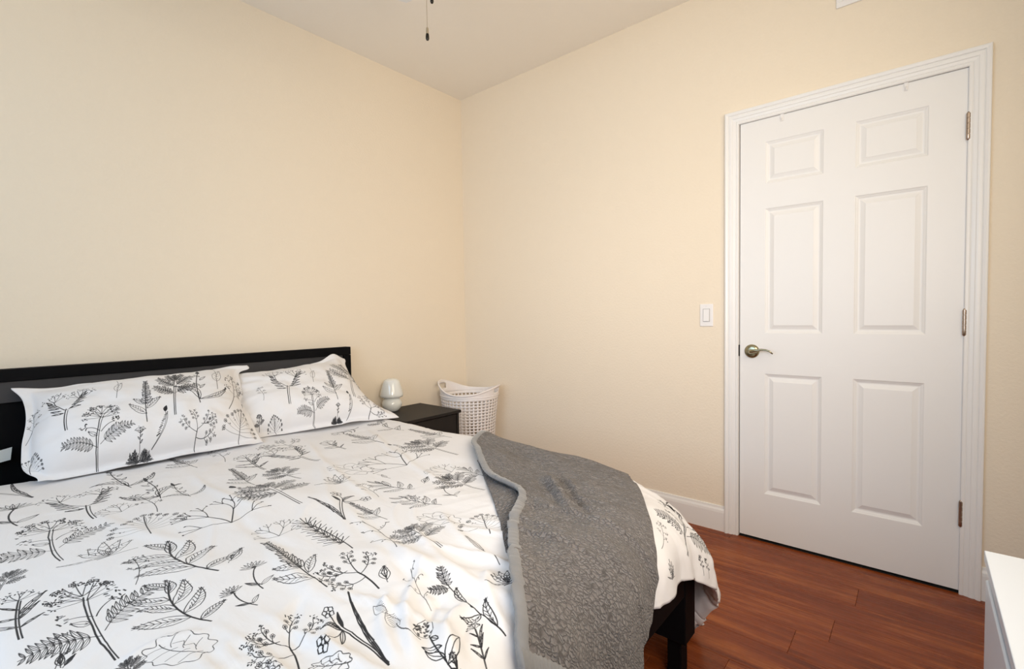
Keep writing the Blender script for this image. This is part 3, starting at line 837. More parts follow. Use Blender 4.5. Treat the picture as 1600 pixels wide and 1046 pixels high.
DUVET_PRINT = [
    ('twig', -2.4869, -1.484, -2.4752, -1.2594, False, 0.72),
    ('elder', -2.3934, -1.6599, -2.4013, -1.3011, False, 0.58),
    ('leafbranch', -2.2632, -1.6798, -2.276, -1.4541, False, 0.9),
    ('lettuce', -2.2938, -1.7676, -2.3484, -1.6733, False, 1.44),
    ('sprig', -2.3193, -1.4268, -2.2949, -1.2661, False, 0.72),
    ('rose', -2.3249, -1.2219, -2.3189, -1.1077, False, 1),
    ('elder', -2.4016, -1.1563, -2.3986, -0.8353, False, 0.77),
    ('berry', -2.2351, -1.1665, -2.2113, -0.9679, False, 0.77),
    ('elderb', -2.3067, -0.9064, -2.3017, -0.6313, False, 0.83),
    ('sprig', -2.1826, -0.9981, -2.1972, -0.7816, False, 0.92),
    ('thistle', -2.1461, -0.8766, -2.1405, -0.6368, True, 0.92),
    ('bud', -1.9782, -1.1596, -1.9755, -0.9446, False, 1),
    ('thistle', -2.0843, -0.938, -2.0868, -0.761, False, 0.92),
    ('coral', -2.0823, -1.2596, -2.0581, -0.9882, False, 0.83),
    ('leafbranch', -2.1956, -1.5085, -2.2225, -1.2352, False, 0.94),
    ('smallleaf', -2.17, -1.4915, -2.1188, -1.4261, False, 1),
    ('daisy', -2.1615, -1.647, -2.1353, -1.524, False, 0.86),
    ('daisy', -2.1911, -1.694, -2.2101, -1.5905, False, 0.86),
    ('sprig', -2.4641, -1.6259, -2.4475, -1.5128, False, 0.86),
    ('smallleaf', -2.4521, -1.6155, -2.447, -1.5779, False, 0.9),
    ('smallleaf', -2.4502, -1.6176, -2.432, -1.5931, False, 0.63),
    ('fern', -2.3834, -1.748, -2.3836, -1.6769, False, 0.72),
    ('fern', -2.507, -1.2588, -2.4747, -1.135, False, 0.58),
    ('daisy', -2.4479, -0.8344, -2.4428, -0.6209, False, 0.85),
    ('iris', -2.4003, -0.5871, -2.4338, -0.3368, False, 0.92),
    ('coral', -2.0363, -1.4331, -1.9952, -1.3089, False, 0.85),
    ('fern', -1.9124, -1.2911, -1.9091, -0.9944, False, 0.92),
    ('iris', -1.8865, -1.4849, -1.8724, -1.2642, True, 0.83),
    ('rose', -1.7385, -1.2063, -1.7092, -1.1105, False, 1),
    ('spear', -1.8158, -1.5688, -1.816, -1.3858, False, 0.92),
    ('pine', -1.9704, -1.6574, -1.9587, -1.4001, False, 0.85),
    ('spear', -2.0835, -1.7516, -2.0731, -1.4413, False, 0.72),
    ('spray', -2.0252, -1.8404, -2.0081, -1.6384, False, 0.58),
    ('thin', -1.9167, -1.7495, -1.8654, -1.521, True, 1.02),
    ('fern', -1.8466, -1.8193, -1.8179, -1.6508, False, 1.02),
    ('spike', -1.8192, -1.97, -1.7734, -1.8197, False, 1),
    ('rose', -1.8632, -2.0348, -1.833, -1.9771, False, 0.9),
    ('smallleaf', -2.0038, -1.8393, -1.977, -1.788, False, 1.08),
    ('thin', -1.9984, -1.9638, -1.9448, -1.8316, False, 0.79),
    ('longbranch', -1.9478, -2.0999, -1.9161, -1.8829, False, 0.65),
    ('iris', -2.1243, -2.0115, -2.0726, -1.8033, False, 0.54),
    ('catkin', -2.0711, -2.0154, -2.0539, -1.8792, False, 1.08),
    ('spray', -2.2184, -1.9166, -2.1723, -1.7477, False, 0.68),
    ('yarrow', -2.0771, -2.0877, -2.0338, -1.9859, False, 1.08),
    ('twig', -2.011, -2.1244, -1.9755, -2.0413, False, 0.72),
    ('twig', -2.0634, -2.1088, -2.0536, -2.0707, False, 0.72),
    ('lettuce', -2.1618, -1.9666, -2.2009, -1.9179, False, 0.9),
    ('lettuce', -2.2348, -1.8932, -2.2623, -1.8637, False, 0.9),
    ('leafbranch', -1.6645, -1.6114, -1.6921, -1.4408, False, 0.74),
    ('daisy', -1.5974, -1.6026, -1.562, -1.4824, False, 0.92),
    ('lettuce', -1.7225, -1.7411, -1.7465, -1.6228, False, 1.2),
    ('berry', -1.7302, -1.8599, -1.6359, -1.7341, False, 0.85),
    ('leafbranch', -1.6209, -1.4357, -1.6502, -1.2571, False, 0.74),
    ('smallleaf', -1.573, -1.4236, -1.5269, -1.384, False, 1.2),
    ('fern', -1.4997, -1.6207, -1.49, -1.4124, False, 0.92),
    ('sprig', -1.729, -1.4029, -1.7125, -1.2509, False, 0.92),
    ('drop', -1.7689, -0.9945, -1.8326, -0.95, True, 0.92),
    ('elderb', -1.6531, -0.8986, -1.6983, -0.6303, False, 0.83),
    ('fern', -1.7926, -1.0433, -1.8135, -0.8648, False, 0.83),
    ('lettuce', -1.6026, -1.1699, -1.6676, -1.0189, False, 1.3),
    ('coral', -1.4856, -1.2193, -1.4598, -0.9433, False, 0.92),
    ('spear', -1.3712, -0.9124, -1.3532, -0.5794, False, 0.92),
    ('spear', -1.1425, -1.0838, -1.1388, -0.7838, False, 0.92),
    ('fern', -1.3028, -1.2911, -1.2752, -0.9698, False, 0.74),
    ('coral', -1.4432, -1.4119, -1.4555, -1.2692, False, 0.92),
    ('bud', -1.3537, -1.0547, -1.3595, -0.9229, False, 1.2),
    ('spear', -1.917, -0.9843, -1.9065, -0.7467, False, 0.92),
    ('longbranch', -1.1713, -0.7824, -1.1098, -0.4895, False, 0.92),
    ('twig', -1.8279, -0.8461, -1.8152, -0.6041, False, 0.92),
    ('elder', -1.2567, -2.1844, -1.051, -1.9951, False, 0.68),
    ('sprig', -1.1404, -2.2294, -1.1601, -2.1758, False, 0.72),
    ('berry', -1.0583, -1.9901, -0.7526, -1.8965, False, 0.92),
    ('rose', -1.4019, -2.2114, -1.3978, -2.1639, False, 0.9),
    ('sprig', -1.4035, -2.1421, -1.2927, -2.0879, False, 0.85),
    ('sprig', -1.1157, -2.2321, -1.1374, -2.1767, False, 0.72),
    ('thistle', -2.1836, -0.7057, -2.1951, -0.4427, False, 0.92),
    ('spear', -1.9856, -0.6615, -2.0074, -0.3923, False, 0.92),
    ('sprig', -1.8855, -0.6359, -1.8785, -0.4277, False, 0.92),
    ('twig', -1.5055, -0.838, -1.5042, -0.654, False, 0.92),
    ('sprig', -1.6923, -1.5753, -1.6758, -1.4814, False, 0.92),
    ('spray', -1.6151, -0.6777, -1.6621, -0.4836, False, 0.92),
    ('drop', -1.6025, -1.2825, -1.5994, -1.2114, False, 0.92),
    ('coral', -2.2456, -0.9066, -2.2725, -0.8131, False, 0.92),
    ('leafbranch', -1.4014, -1.5356, -1.3812, -1.3976, False, 0.74),
    ('twig', -1.2504, -0.5229, -1.4119, -0.5662, False, 0.92),
    ('yarrow', -0.5797, -1.4032, -0.5382, -1.2426, True, 0.8),
    ('spear', -2.6479, -0.9122, -2.7001, -0.7588, False, 0.8),
    ('sprig', -0.9438, -1.2271, -0.945, -1.1371, False, 0.8),
    ('elderb', -0.7994, -1.5609, -0.8141, -1.3767, False, 0.8),
    ('coral', -2.7646, -1.4971, -2.7524, -1.3468, False, 0.8),
    ('berry', -1.4548, -1.9025, -1.4696, -1.7407, False, 0.8),
    ('berry', -1.2917, -1.8223, -1.2658, -1.6713, True, 0.8),
    ('bud', -0.6959, -0.7046, -0.6626, -0.6104, False, 0.8),
    ('sprig', -0.8774, -0.7421, -0.8934, -0.6536, True, 0.8),
    ('yarrow', -2.5378, -1.9912, -2.593, -1.8173, True, 0.8),
    ('coral', -2.5988, -1.3489, -2.6449, -1.1996, True, 0.8),
    ('rose', -0.7053, -0.9577, -0.6939, -0.8887, False, 0.8),
    ('leafbranch', -0.9708, -1.6228, -1.011, -1.4772, True, 0.8),
    ('twig', -1.0863, -1.3332, -1.0596, -1.1813, False, 0.8),
    ('spray', -0.7059, -1.2559, -0.7363, -1.0937, False, 0.8),
    ('spray', -2.3831, -2.0499, -2.4086, -1.8973, False, 0.8),
    ('berry', -2.6579, -1.703, -2.6296, -1.5295, True, 0.8),
    ('fern', -0.6068, -1.9859, -0.5686, -1.8056, False, 0.8),
    ('fern', -0.8575, -1.0206, -0.8214, -0.8717, False, 0.8),
    ('coral', -2.7146, -2.0686, -2.7535, -1.8828, True, 0.8),
    ('twig', -2.7308, -0.5588, -2.7432, -0.3996, True, 0.8),
    ('daisy', -0.7153, -2.1923, -0.6856, -2.1074, True, 0.8),
    ('lettuce', -0.661, -1.6647, -0.6515, -1.535, True, 0.8),
    ('elder', -1.649, -2.1555, -1.6681, -1.983, False, 0.8),
    ('berry', -1.0298, -1.863, -1.0787, -1.6988, True, 0.8),
    ('elder', -0.8075, -0.5298, -0.854, -0.362, True, 0.8),
    ('thistle', -0.5736, -0.893, -0.5654, -0.7108, True, 0.8),
    ('lettuce', -0.8665, -2.168, -0.8269, -2.0442, True, 0.8),
    ('sprig', -2.6169, -0.5038, -2.5868, -0.4189, False, 0.8),
    ('sprig', -1.1744, -1.9672, -1.152, -1.8801, False, 0.8),
    ('sprig', -2.7464, -1.0992, -2.742, -1.0093, False, 0.8),
    ('rose', -1.0175, -0.6672, -1.0198, -0.5972, True, 0.8),
    ('rose', -0.6158, -1.0932, -0.5953, -1.0262, False, 0.8),
    ('rose', -2.5664, -2.1862, -2.5479, -2.1187, False, 0.8),
    ('bud', -1.1633, -1.5797, -1.1392, -1.4826, False, 0.8),
    ('rose', -2.2699, -2.1376, -2.2568, -2.0688, True, 0.8),
    ('daisy', -0.8641, -1.7974, -0.8508, -1.7084, True, 0.8),
    ('thistle', -1.0002, -1.011, -0.9631, -0.8302, True, 0.8),
    ('spear', -0.5862, -0.5196, -0.5604, -0.3471, True, 0.8),
    ('rose', -2.5725, -1.068, -2.5594, -0.9993, False, 0.8),
]
LEFT_PRINT = [
    ('elderb', 0.1675, 0.2998, 0.1762, 0.772, False, 0.75),
    ('elder', 0.2705, 0.0056, 0.2981, 0.4837, False, 0.85),
    ('berry', 0.0034, 0.0897, 0.0629, 0.2357, False, 0.8),
    ('sprig', 0.0179, 0.3677, 0.0317, 0.6959, False, 0.8),
    ('rose', 0.1659, 0.0, 0.1653, 0.056, False, 1),
    ('drop', 0.3582, 0.5374, 0.3752, 0.768, False, 1),
    ('spear', 0.4654, 0.2328, 0.4865, 0.7252, False, 0.85),
    ('fern', 0.5837, 0.2581, 0.6298, 0.8254, False, 0.65),
    ('thistle', 0.7034, 0.3503, 0.7558, 0.8851, False, 1),
    ('drop', 0.8097, 0.5145, 0.8411, 0.8737, False, 1),
    ('bud', 0.5036, 0.0591, 0.5532, 0.3679, False, 1),
    ('shrub', 0.4329, 0.0076, 0.4357, 0.1932, False, 1),
    ('spray', 0.6594, 0.0057, 0.6875, 0.3069, True, 0.8),
    ('berry', 0.8693, 0.0097, 0.9224, 0.3247, False, 0.8),
    ('sprig', 0.8403, 0.2703, 0.9235, 0.7833, False, 1),
    ('elderb', 0.9497, 0.309, 0.998, 0.6561, False, 0.6),
]
RIGHT_PRINT = [
    ('elderb', 0.3636, 0.213, 0.4313, 0.747, False, 0.9),
    ('elder', 0.5059, 0.0, 0.5175, 0.3956, False, 0.85),
    ('spear', 0.6738, 0.1775, 0.7212, 0.635, False, 1),
    ('fern', 0.7991, 0.2019, 0.9756, 0.8072, False, 1),
    ('bud', 0.7365, 0.0232, 0.772, 0.2881, False, 1),
    ('shrub', 0.6575, 0.016, 0.6675, 0.1396, False, 1),
    ('spray', 0.8351, 0.0096, 0.9179, 0.2453, True, 0.8),
    ('drop', 0.5694, 0.4495, 0.613, 0.6859, False, 1),
    ('berry', 0.2717, 0.0, 0.2607, 0.1505, False, 0.8),
    ('rose', 0.2245, 0.0059, 0.2178, 0.057, False, 1),
    ('sprig', 0.2207, 0.2947, 0.2173, 0.5161, False, 1),
    ('twig', 0.9142, 0.1909, 0.9185, 0.265, False, 1),
    ('elder', 0.1783, 0.0518, 0.1765, 0.163, False, 0.8),
]


# ------------------------------------------------------------------ bed
BX0, BX1 = -2.50, -1.065      # frame sides
BF, BH = -2.105, -0.06        # foot, head
bed = empty('bed', (-1.78, -1.08, 0), 'black wooden bed with a low framed headboard against the cream wall', 'bed')
rel = (-1.78, -1.08, 0)
# headboard: outer frame, grey inset rail, slab below
HX0, HX1, HT = -2.560, -1.003, 0.957
hb = B('headboard', HX0, HX1, -0.036, -0.012, 0.16, HT-0.005, 'black_wood', bed, rel=rel, bev=0.002)
B('headboard_top_rail', HX0, HX1, -0.062, -0.010, HT-0.046, HT, 'black_wood', hb, rel=rel, bev=0.002)
for a in ((HX0, HX0+0.046), (HX1-0.046, HX1)):
    B('headboard_post', a[0], a[1], -0.062, -0.010, 0.0, HT-0.047, 'black_wood', hb, rel=rel, bev=0.002)
o = B('headboard_inset', HX0+0.047, HX1-0.047, -0.052, -0.0365, HT-0.125, HT-0.047, 'headboard_panel', hb, rel=rel, bev=0.001); o['label'] = 'dark grey inset panel of headboard'
for a in ((BX0, BX0+0.03), (BX1-0.03, BX1)):
    B('side_rail', a[0], a[1], BF+0.031, -0.063, 0.215, 0.335, 'black_wood', bed, rel=rel)
B('foot_rail', BX0, BX1, BF, BF+0.03, 0.275, 0.345, 'black_wood', bed, rel=rel)
for i in range(9):
    y = -0.25-i*0.215
    B('slat', BX0+0.031, BX1-0.031, y-0.04, y+0.04, 0.285, 0.299, 'black_wood', bed, rel=rel, bev=0.002)
for x in (BX0+0.045, BX1-0.047):
    pt = B('foot_post', x-0.040, x+0.040, BF-0.003, BF+0.100, 0.125, 0.36, 'black_wood', bed, rel=rel)
    B('leg', x-0.014-0.012, x+0.014+0.012, BF+0.016, BF+0.060, 0.0, 0.126, 'black_wood', pt, rel=rel)
B('leg', -1.80, -1.76, -1.10, -1.06, 0, 0.285, 'black_wood', bed, rel=rel)
# white paper label stuck out beside the pillow, on the headboard
bm = bmesh.new()
pts = [(-2.50, -0.066, 0.650), (-2.408, -0.068, 0.668), (-2.414, -0.07, 0.622), (-2.50, -0.067, 0.608)]
a = [bm.verts.new(Vector(p)-Vector(rel)) for p in pts]; b_ = [bm.verts.new(Vector(p)-Vector(rel)+Vector((0, -0.001, 0))) for p in pts]
bm.faces.new(a); bm.faces.new(b_[::-1])
for i in range(4): bm.faces.new((a[i], b_[i], b_[(i+1) % 4], a[(i+1) % 4]))
o = obj('paper_label', bm, 'paper_white', hb); o['label'] = 'small white paper label on the headboard'

bm = bmesh.new(); box(bm, BX0+0.012-rel[0], BX1-0.004-rel[0], BF+0.045-rel[1], -0.07-rel[1], 0.300, 0.520, 0.035, 4)
for f_ in bm.faces: f_.smooth = True
o = obj('mattress', bm, 'dark_sheet'); o.location = rel
tag(o, 'mattress in a dark fitted sheet, glimpsed beside the left pillow', 'mattress')

# ------------------------------------------------------------------ duvet: a draped sheet in fabric metres
CX0, CX1, CY0, CY1 = -2.62, -0.975, -2.150, 0.3   # outermost sides of the top, foot
TOPZ, RC, RE = 0.593, 0.32, 0.125


DUVET_FOLDS = [(-2.019, -1.865, -2.111, -2.028, 0.007, 0.01), (-1.945, -1.862, -2.097, -2.046, 0.008, 0.01), (-1.961, -1.949, -2.077, -2.069, -0.006, 0.01), (-1.956, -2.0, -2.055, -2.088, 0.008, 0.009), (-1.948, -2.034, -2.029, -2.102, -0.006, 0.009), (-1.838, -1.958, -1.948, -2.106, 0.006, 0.01), (-1.801, -1.645, -1.917, -2.063, 0.005, 0.012), (-1.697, -1.648, -1.82, -1.983, 0.004, 0.01), (-1.833, -1.394, -1.921, -1.923, 0.004, 0.014), (-2.071, -1.458, -2.094, -1.88, 0.004, 0.016), (-2.279, -1.706, -2.388, -1.676, 0.004, 0.01), (-1.551, -0.605, -1.762, -1.477, 0.0035, 0.014), (-1.247, -0.574, -1.564, -1.583, 0.0035, 0.014), (-2.044, -1.141, -2.039, -1.552, -0.003, 0.016), (-1.913, -1.696, -1.976, -2.018, -0.004, 0.014), (-2.016, -0.713, -1.992, -1.269, 0.0035, 0.014), (-1.91, -1.831, -1.998, -1.992, 0.004, 0.01), (-2.267, -1.752, -2.245, -1.873, 0.003, 0.012), (-2.116, -1.831, -2.167, -1.969, 0.005, 0.012), (-2.125, -1.729, -2.197, -1.897, -0.004, 0.012), (-2.293, -0.851, -2.185, -1.302, 0.003, 0.02), (-1.644, -0.89, -1.945, -1.64, 0.003, 0.02)]



def drape(fx, fy, wr=1.0, off=0.0, hem=False):
    """fabric point (metres) -> world point lying over the bed; wr scales wrinkles; off = cloth lying on top"""
    fx = np.asarray(fx, float); fy = np.asarray(fy, float)
    qx = np.clip(fx, CX0+RC, CX1-RC); qy = np.clip(fy, CY0+RC, CY1)
    vx, vy = fx-qx, fy-qy
    dist = np.hypot(vx, vy)+1e-9; ux, uy = vx/dist, vy/dist
    ang = np.arctan2(uy, ux)
    if hem:     # the sheet's own corner gathers instead of hanging to a long point
        lim = RC+0.105+0.375*sstep(-1.40, -0.45, ang)
        dist = np.where((vx > 0) & (dist > lim), lim+(dist-lim)*0.06, dist)
    rt = RE+off
    s = dist-(RC-RE)
    th = np.clip(s/rt, 0, 1.42)
    hor = np.where(s <= 0, s, rt*np.sin(th)); drop = np.where(s <= 0, 0, rt*(1-np.cos(th)))
    rest = np.maximum(s-rt*1.42, 0)
    hor = hor+rest*math.cos(1.42); drop = drop+rest*math.sin(1.42)
    # around the plan perimeter
    per = qx*1.0-qy*1.0+ang*RC
    on = sstep(0.02, 0.22, s)
    corner = np.exp(-((ang+0.62)/0.5)**2)*np.where((vx > 0) & (vy < 0), 1, 0)
    fold = (0.011*np.sin(per*30+2.5*vnoise(per*5, per*0, 3))+0.012*vnoise(per*9, rest*2, 5))*on*(1-.75*corner)
    hor = hor+fold*wr+corner*(0.12*sstep(0, 0.30, s)-0.05*sstep(.18, .42, rest))
    r_ = RC-RE+hor
    X = qx+ux*r_; Y = qy+uy*r_; Z = TOPZ+off-drop
    # puffs and creases of the top
    t = 1-on*0.7
    h = 0.011*vnoise(fx*3.1+5, fy*3.3, 1)+0.006*vnoise(fx*7+fy*3, fy*6-fx*2, 2)
    a = fx*0.80-fy*0.60; b = fx*0.60+fy*0.80
    cr = 1-np.abs(vnoise(a*13+1.5*vnoise(fx*3, fy*3, 8), b*3.0, 4))
    h = h+0.0030*np.maximum(cr-.55, 0)/.45*(0.4+0.6*sstep(-.3, .5, vnoise(fx*2, fy*2, 9)))
    # pull folds running over the foot end
    fz = sstep(-1.62, -1.98, fy)
    c2 = 1-np.abs(vnoise(fx*17+.8*vnoise(fx*2, fy*4, 12)+fy*3.0, fy*2.2, 6))
    h = h+0.013*fz*(np.maximum(c2-.45, 0)/.55)
    c3 = 1-np.abs(vnoise(fx*5+fy*1.5, fy*26+fx*8, 14)); h = h+0.004*np.maximum(c3-.5, 0)*sstep(-.2, .5, vnoise(fx*2.6, fy*2.6+9, 15))
    for (ax, ay, bx, by, amp, wd) in DUVET_FOLDS:
        ddx, ddy = bx-ax, by-ay; qq = ddx*ddx+ddy*ddy; tt = ((fx-ax)*ddx+(fy-ay)*ddy)/qq
        bow = 0.02*np.sin(np.pi*np.clip(tt, 0, 1)); nd = ((fx-ax)*ddy-(fy-ay)*ddx)/math.sqrt(qq)-bow
        h = h+1.5*amp*np.exp(-(nd/wd)**2)*np.exp(-(np.maximum(np.abs(tt-.5)-.32, 0)/.14)**2)
    h = h*wr
    # nearer the head the duvet thins and settles
    Z = Z+h*np.clip(1-th/1.6, 0, 1)-0.09*np.exp(-((fx-CX1)**2+(fy-CY0)**2)/.32**2)
    X = X+ux*h*np.sin(th); Y = Y+uy*h*np.sin(th)
    return np.stack([X, Y, Z], -1)


def normals(P):
    du = np.gradient(P, axis=0); dv = np.gradient(P, axis=1)
    n = np.cross(du, dv); n /= np.linalg.norm(n, axis=-1, keepdims=True)+1e-12
    return n


DUV0, DUV1, DVV0, DVV1 = -2.86, -0.50, -2.255, -0.30
nu, nv = 300, 290
gu = np.linspace(DUV0, DUV1, nu); gv = np.linspace(DVV0, DVV1, nv)
FXg, FYg = np.meshgrid(gu, gv, indexing='ij')
P = drape(FXg, FYg, hem=True)
# hem tucks softly inwards along the edges, head edge rolls down
n = normals(P); n *= np.sign(n[nu//2, nv//2, 2])
headroll = sstep(-0.37, -0.30, FYg); P[..., 2] -= headroll**2*0.055
TH = 0.028
edge = np.minimum.reduce([FXg-DUV0, DUV1-FXg, FYg-DVV0, DVV1-FYg]); thk = TH*np.sqrt(np.clip(edge/0.05, 0, 1))*(0.9+0.3*vnoise(FXg*6, FYg*6, 21))
Q = P-n*(0.002+thk)[..., None]
UV = np.stack([(FXg-DUV0)/(DUV1-DUV0), (FYg-DVV0)/(DVV1-DVV0)], -1)


def closed_sheet(name, P, Q, UV, mats, parent=None):
    """front sheet P and back sheet Q stitched round the border"""
    nu, nv = P.shape[:2]; N0 = nu*nv
    idx = np.arange(N0).reshape(nu, nv)
    F = np.stack([idx[:-1, :-1], idx[1:, :-1], idx[1:, 1:], idx[:-1, 1:]], -1).reshape(-1, 4)
    Fb = (F+N0)[:, ::-1]
    bd = np.concatenate([idx[:, 0], idx[-1, 1:], idx[-2::-1, -1], idx[0, -2:0:-1]])
    nb = np.roll(bd, -1); Fs = np.stack([nb, bd, bd+N0, nb+N0], -1)
    FA = np.concatenate([F, Fb, Fs])
    me = bpy.data.meshes.new(name); me.from_pydata(np.concatenate([P.reshape(-1, 3), Q.reshape(-1, 3)]).tolist(), [], FA.tolist())
    l = me.uv_layers.new(name='UVMap'); uvv = np.concatenate([UV.reshape(-1, 2)]*2); l.data.foreach_set('uv', uvv[FA.reshape(-1)].astype(np.float32).reshape(-1))
    me.update()
    o = link(name, me, None, parent, True)
    for m in mats: me.materials.append(m)
    return o


ink = []
for i, a in enumerate(DUVET_PRINT): place(ink, a[0], *a[1:5], seed=i, mirror=a[5], wide=a[6])
duvet_img = raster('botanical_print', ink, DUV0, DVV0, DUV1, DVV1, 0.00056)
duvet = closed_sheet('duvet', P, Q, UV, [fabric_material('printed_cotton', duvet_img, (0.775, 0.77, 0.79))])
tag(duvet, 'white duvet printed with black botanical line drawings, spread over the bed', 'duvet')

# ------------------------------------------------------------------ pillows
PILW, PILH = 0.74, 0.50


def pillow(name, BL, BR, TR, TL, bulge, seed, prints, label, ears, belly=1.0):
    BL, BR, TR, TL = map(np.array, (BL, BR, TR, TL))
    nu, nv = 130, 96
    uu, v_ = np.meshgrid(np.linspace(-1, 1, nu), np.linspace(-1, 1, nv), indexing='ij')
    a, b = (uu+1)/2, (v_+1)/2
    # sides and top sag between the corners, as stuffed cloth does
    side = 0.035*(1-v_**2)*np.abs(uu)**5; a2 = a-np.sign(uu)*side
    topd = 0.05*(1-uu**2)*np.maximum(v_, 0)**5; b2 = b-topd
    base = (1-b2)[..., None]*((1-a2)[..., None]*BL+a2[..., None]*BR)+b2[..., None]*((1-a2)[..., None]*TL+a2[..., None]*TR)
    ex = BR-BL; ey = (TL+TR)/2-(BL+BR)/2
    nn = np.cross(ex, ey); nn /= np.linalg.norm(nn)
    if nn[1] > 0: nn = -nn
    fu, fv = 0.92, 0.90      # flange outside the stuffing
    su = np.clip(1-np.abs(uu/fu)**3.2, 0, 1)**.55; sv = np.clip(1-np.abs(v_/fv)**2.6, 0, 1)**.6
    T = bulge*su*sv*(1-0.28*v_*belly)
    wr = 0.006*vnoise(uu*3+seed, v_*3, seed)+0.0035*vnoise(uu*8, v_*7+seed, seed+1)
    rad = np.hypot(uu*1.2, v_); an = np.arctan2(v_, uu)
    wr = wr+0.006*sstep(.5, 1.0, rad)*vnoise(an*6+20, rad*1.5, seed+4)*sstep(0.1, .9, su*sv+.15)
    Pf = base+nn*(T+wr*(0.3+su*sv))[..., None]
    Pb = base-nn*(T*0.45+0.003)[..., None]
    # flange flutter and the two top ears
    fl = np.clip((np.maximum(np.abs(uu)/fu, np.abs(v_)/fv)-1)/.08, 0, 1)
    fz = 0.009*vnoise(uu*4+9, v_*4+9, seed+7)*fl
    for A in (Pf, Pb): A += nn*fz[..., None]
    for (cu, cv, dx, dy, dz, rr) in ears:
        g = np.exp(-((uu-cu)**2+(v_-cv)**2)/rr**2)[..., None]
        Pf += g*np.array([dx, dy, dz]); Pb += g*np.array([dx, dy, dz])
    # bottom flange lies forward on the duvet; nothing sinks through the duvet or headboard
    for A, dz in ((Pf, 0.004), (Pb, 0.001)):
        g = drape(A[..., 0], A[..., 1], 0)[..., 2]
        A[..., 2] = np.maximum(A[..., 2], np.where(A[..., 0] < CX1-.12, 0.600, g)+dz)
        A[..., 1] = np.minimum(A[..., 1], -0.072)
    Pb[..., 1] = np.maximum(Pb[..., 1], Pf[..., 1]) if False else Pb[..., 1]
    UV = np.stack([(uu+1)/2, (v_+1)/2], -1)
    ink = []
    for i, q in enumerate(prints): place(ink, q[0], q[1]*PILW, q[2]*PILH, q[3]*PILW, q[4]*PILH, seed=50+i+seed, mirror=q[5], wide=q[6])
    img = raster(name+'_print', ink, 0, 0, PILW, PILH, 0.0007)
    o = closed_sheet('pillow', Pf, Pb, UV, [fabric_material('printed_sham', img, (0.775, 0.77, 0.79))])
    return tag(o, label, 'pillow', 'pillows leaning on the headboard')


# the right pillow stands behind the left one's edge
pr_ = pillow('right', (-1.80, -0.400, 0.606), (-1.075, -0.490, 0.606), (-1.080, -0.105, 0.897), (-1.755, -0.085, 0.868), 0.105, 5, RIGHT_PRINT,
             'right-hand botanical print pillow, leaning at the nightstand end of the headboard',
             [(0.80, 1, 0.0, 0.0, 0.032, .16), (1, .96, .012, 0.0, -.012, .1), (1, -1, .05, -.06, 0, .35), (-.2, 1, 0, 0, -.008, .4)])
pl_ = pillow('left', (-2.430, -0.440, 0.606), (-1.690, -0.505, 0.606), (-1.650, -0.150, 0.917), (-2.385, -0.115, 0.882), 0.115, 9, LEFT_PRINT,
             'left-hand botanical print pillow, largest and nearest the left edge',
             [(1, .95, .045, 0.0, -.02, .10), (-1, 1, -.02, 0, .004, .12), (-1, -1, 0.055, .0, 0, .22), (-1, -.2, -0.01, 0, 0, .4)])

# ------------------------------------------------------------------ grey sherpa blanket over the foot corner
BL_LEFT = [(-0.7, -1.16), (-0.88, -1.13), (-1.179, -1.258), (-1.285, -1.373), (-1.397, -1.509), (-1.459, -1.613), (-1.49, -1.699), (-1.504, -1.75), (-1.545, -1.799), (-1.606, -1.836), (-1.677, -1.879), (-1.75, -1.936), (-1.815, -1.995), (-1.876, -2.047), (-1.915, -2.086), (-1.944, -2.12), (-1.959, -2.143), (-1.967, -2.1649999999999996)]
BL_RIGHT = [(-0.7, -1.68), (-0.9, -1.77), (-1.05, -1.872), (-1.09, -1.899), (-1.171, -1.974), (-1.327, -2.069), (-1.426, -2.13), (-1.477, -2.181), (-1.504, -2.23), (-1.527, -2.28), (-1.581, -2.308), (-1.618, -2.349), (-1.6380000000000001, -2.4490000000000003)]
FLAP = [[(-1.326, -1.42), (-1.432, -1.557), (-1.543, -1.69), (-1.636, -1.799), (-1.72, -1.89), (-1.77, -1.944)], [(-1.408, -1.556), (-1.454, -1.68), (-1.496, -1.758), (-1.587, -1.839), (-1.712, -1.924), (-1.77, -1.961)]]
CREASES = [(-1.353, -1.708, -1.541, -1.939, -0.018, 0.018), (-1.3, -1.704, -1.531, -1.959, 0.016, 0.018), (-1.271, -1.72, -1.488, -1.954, -0.018, 0.018), (-1.272, -1.756, -1.485, -1.972, 0.009, 0.013), (-1.385, -1.862, -1.535, -2.015, -0.01, 0.013), (-1.515, -1.788, -1.595, -1.882, -0.014, 0.022), (-1.204, -1.367, -1.379, -1.629, 0.018, 0.05), (-1.062, -1.428, -1.222, -1.785, 0.014, 0.045), (-1.574, -1.903, -1.766, -2.093, 0.007, 0.04), (-1.178, -1.458, -1.219, -1.64, -0.008, 0.04), (-1.234, -1.793, -1.425, -1.994, 0.006, 0.02)]



def resample(pts, n):
    p = np.array(pts, float)
    # Catmull-Rom through the points, then even spacing
    q = np.vstack([2*p[0]-p[1], p, 2*p[-1]-p[-2]]); out = []
    for i in range(len(p)-1):
        a, b, c, d = q[i:i+4]
        for t in np.linspace(0, 1, 24, endpoint=False):
            out.append(.5*((2*b)+(-a+c)*t+(2*a-5*b+4*c-d)*t*t+(-a+3*b-3*c+d)*t**3))
    out.append(p[-1]); out = np.array(out)
    L = np.concatenate([[0], np.cumsum(np.linalg.norm(np.diff(out, axis=0), axis=1))])
    s = np.linspace(0, L[-1], n)
    return np.stack([np.interp(s, L, out[:, k]) for k in range(2)], -1), L[-1]


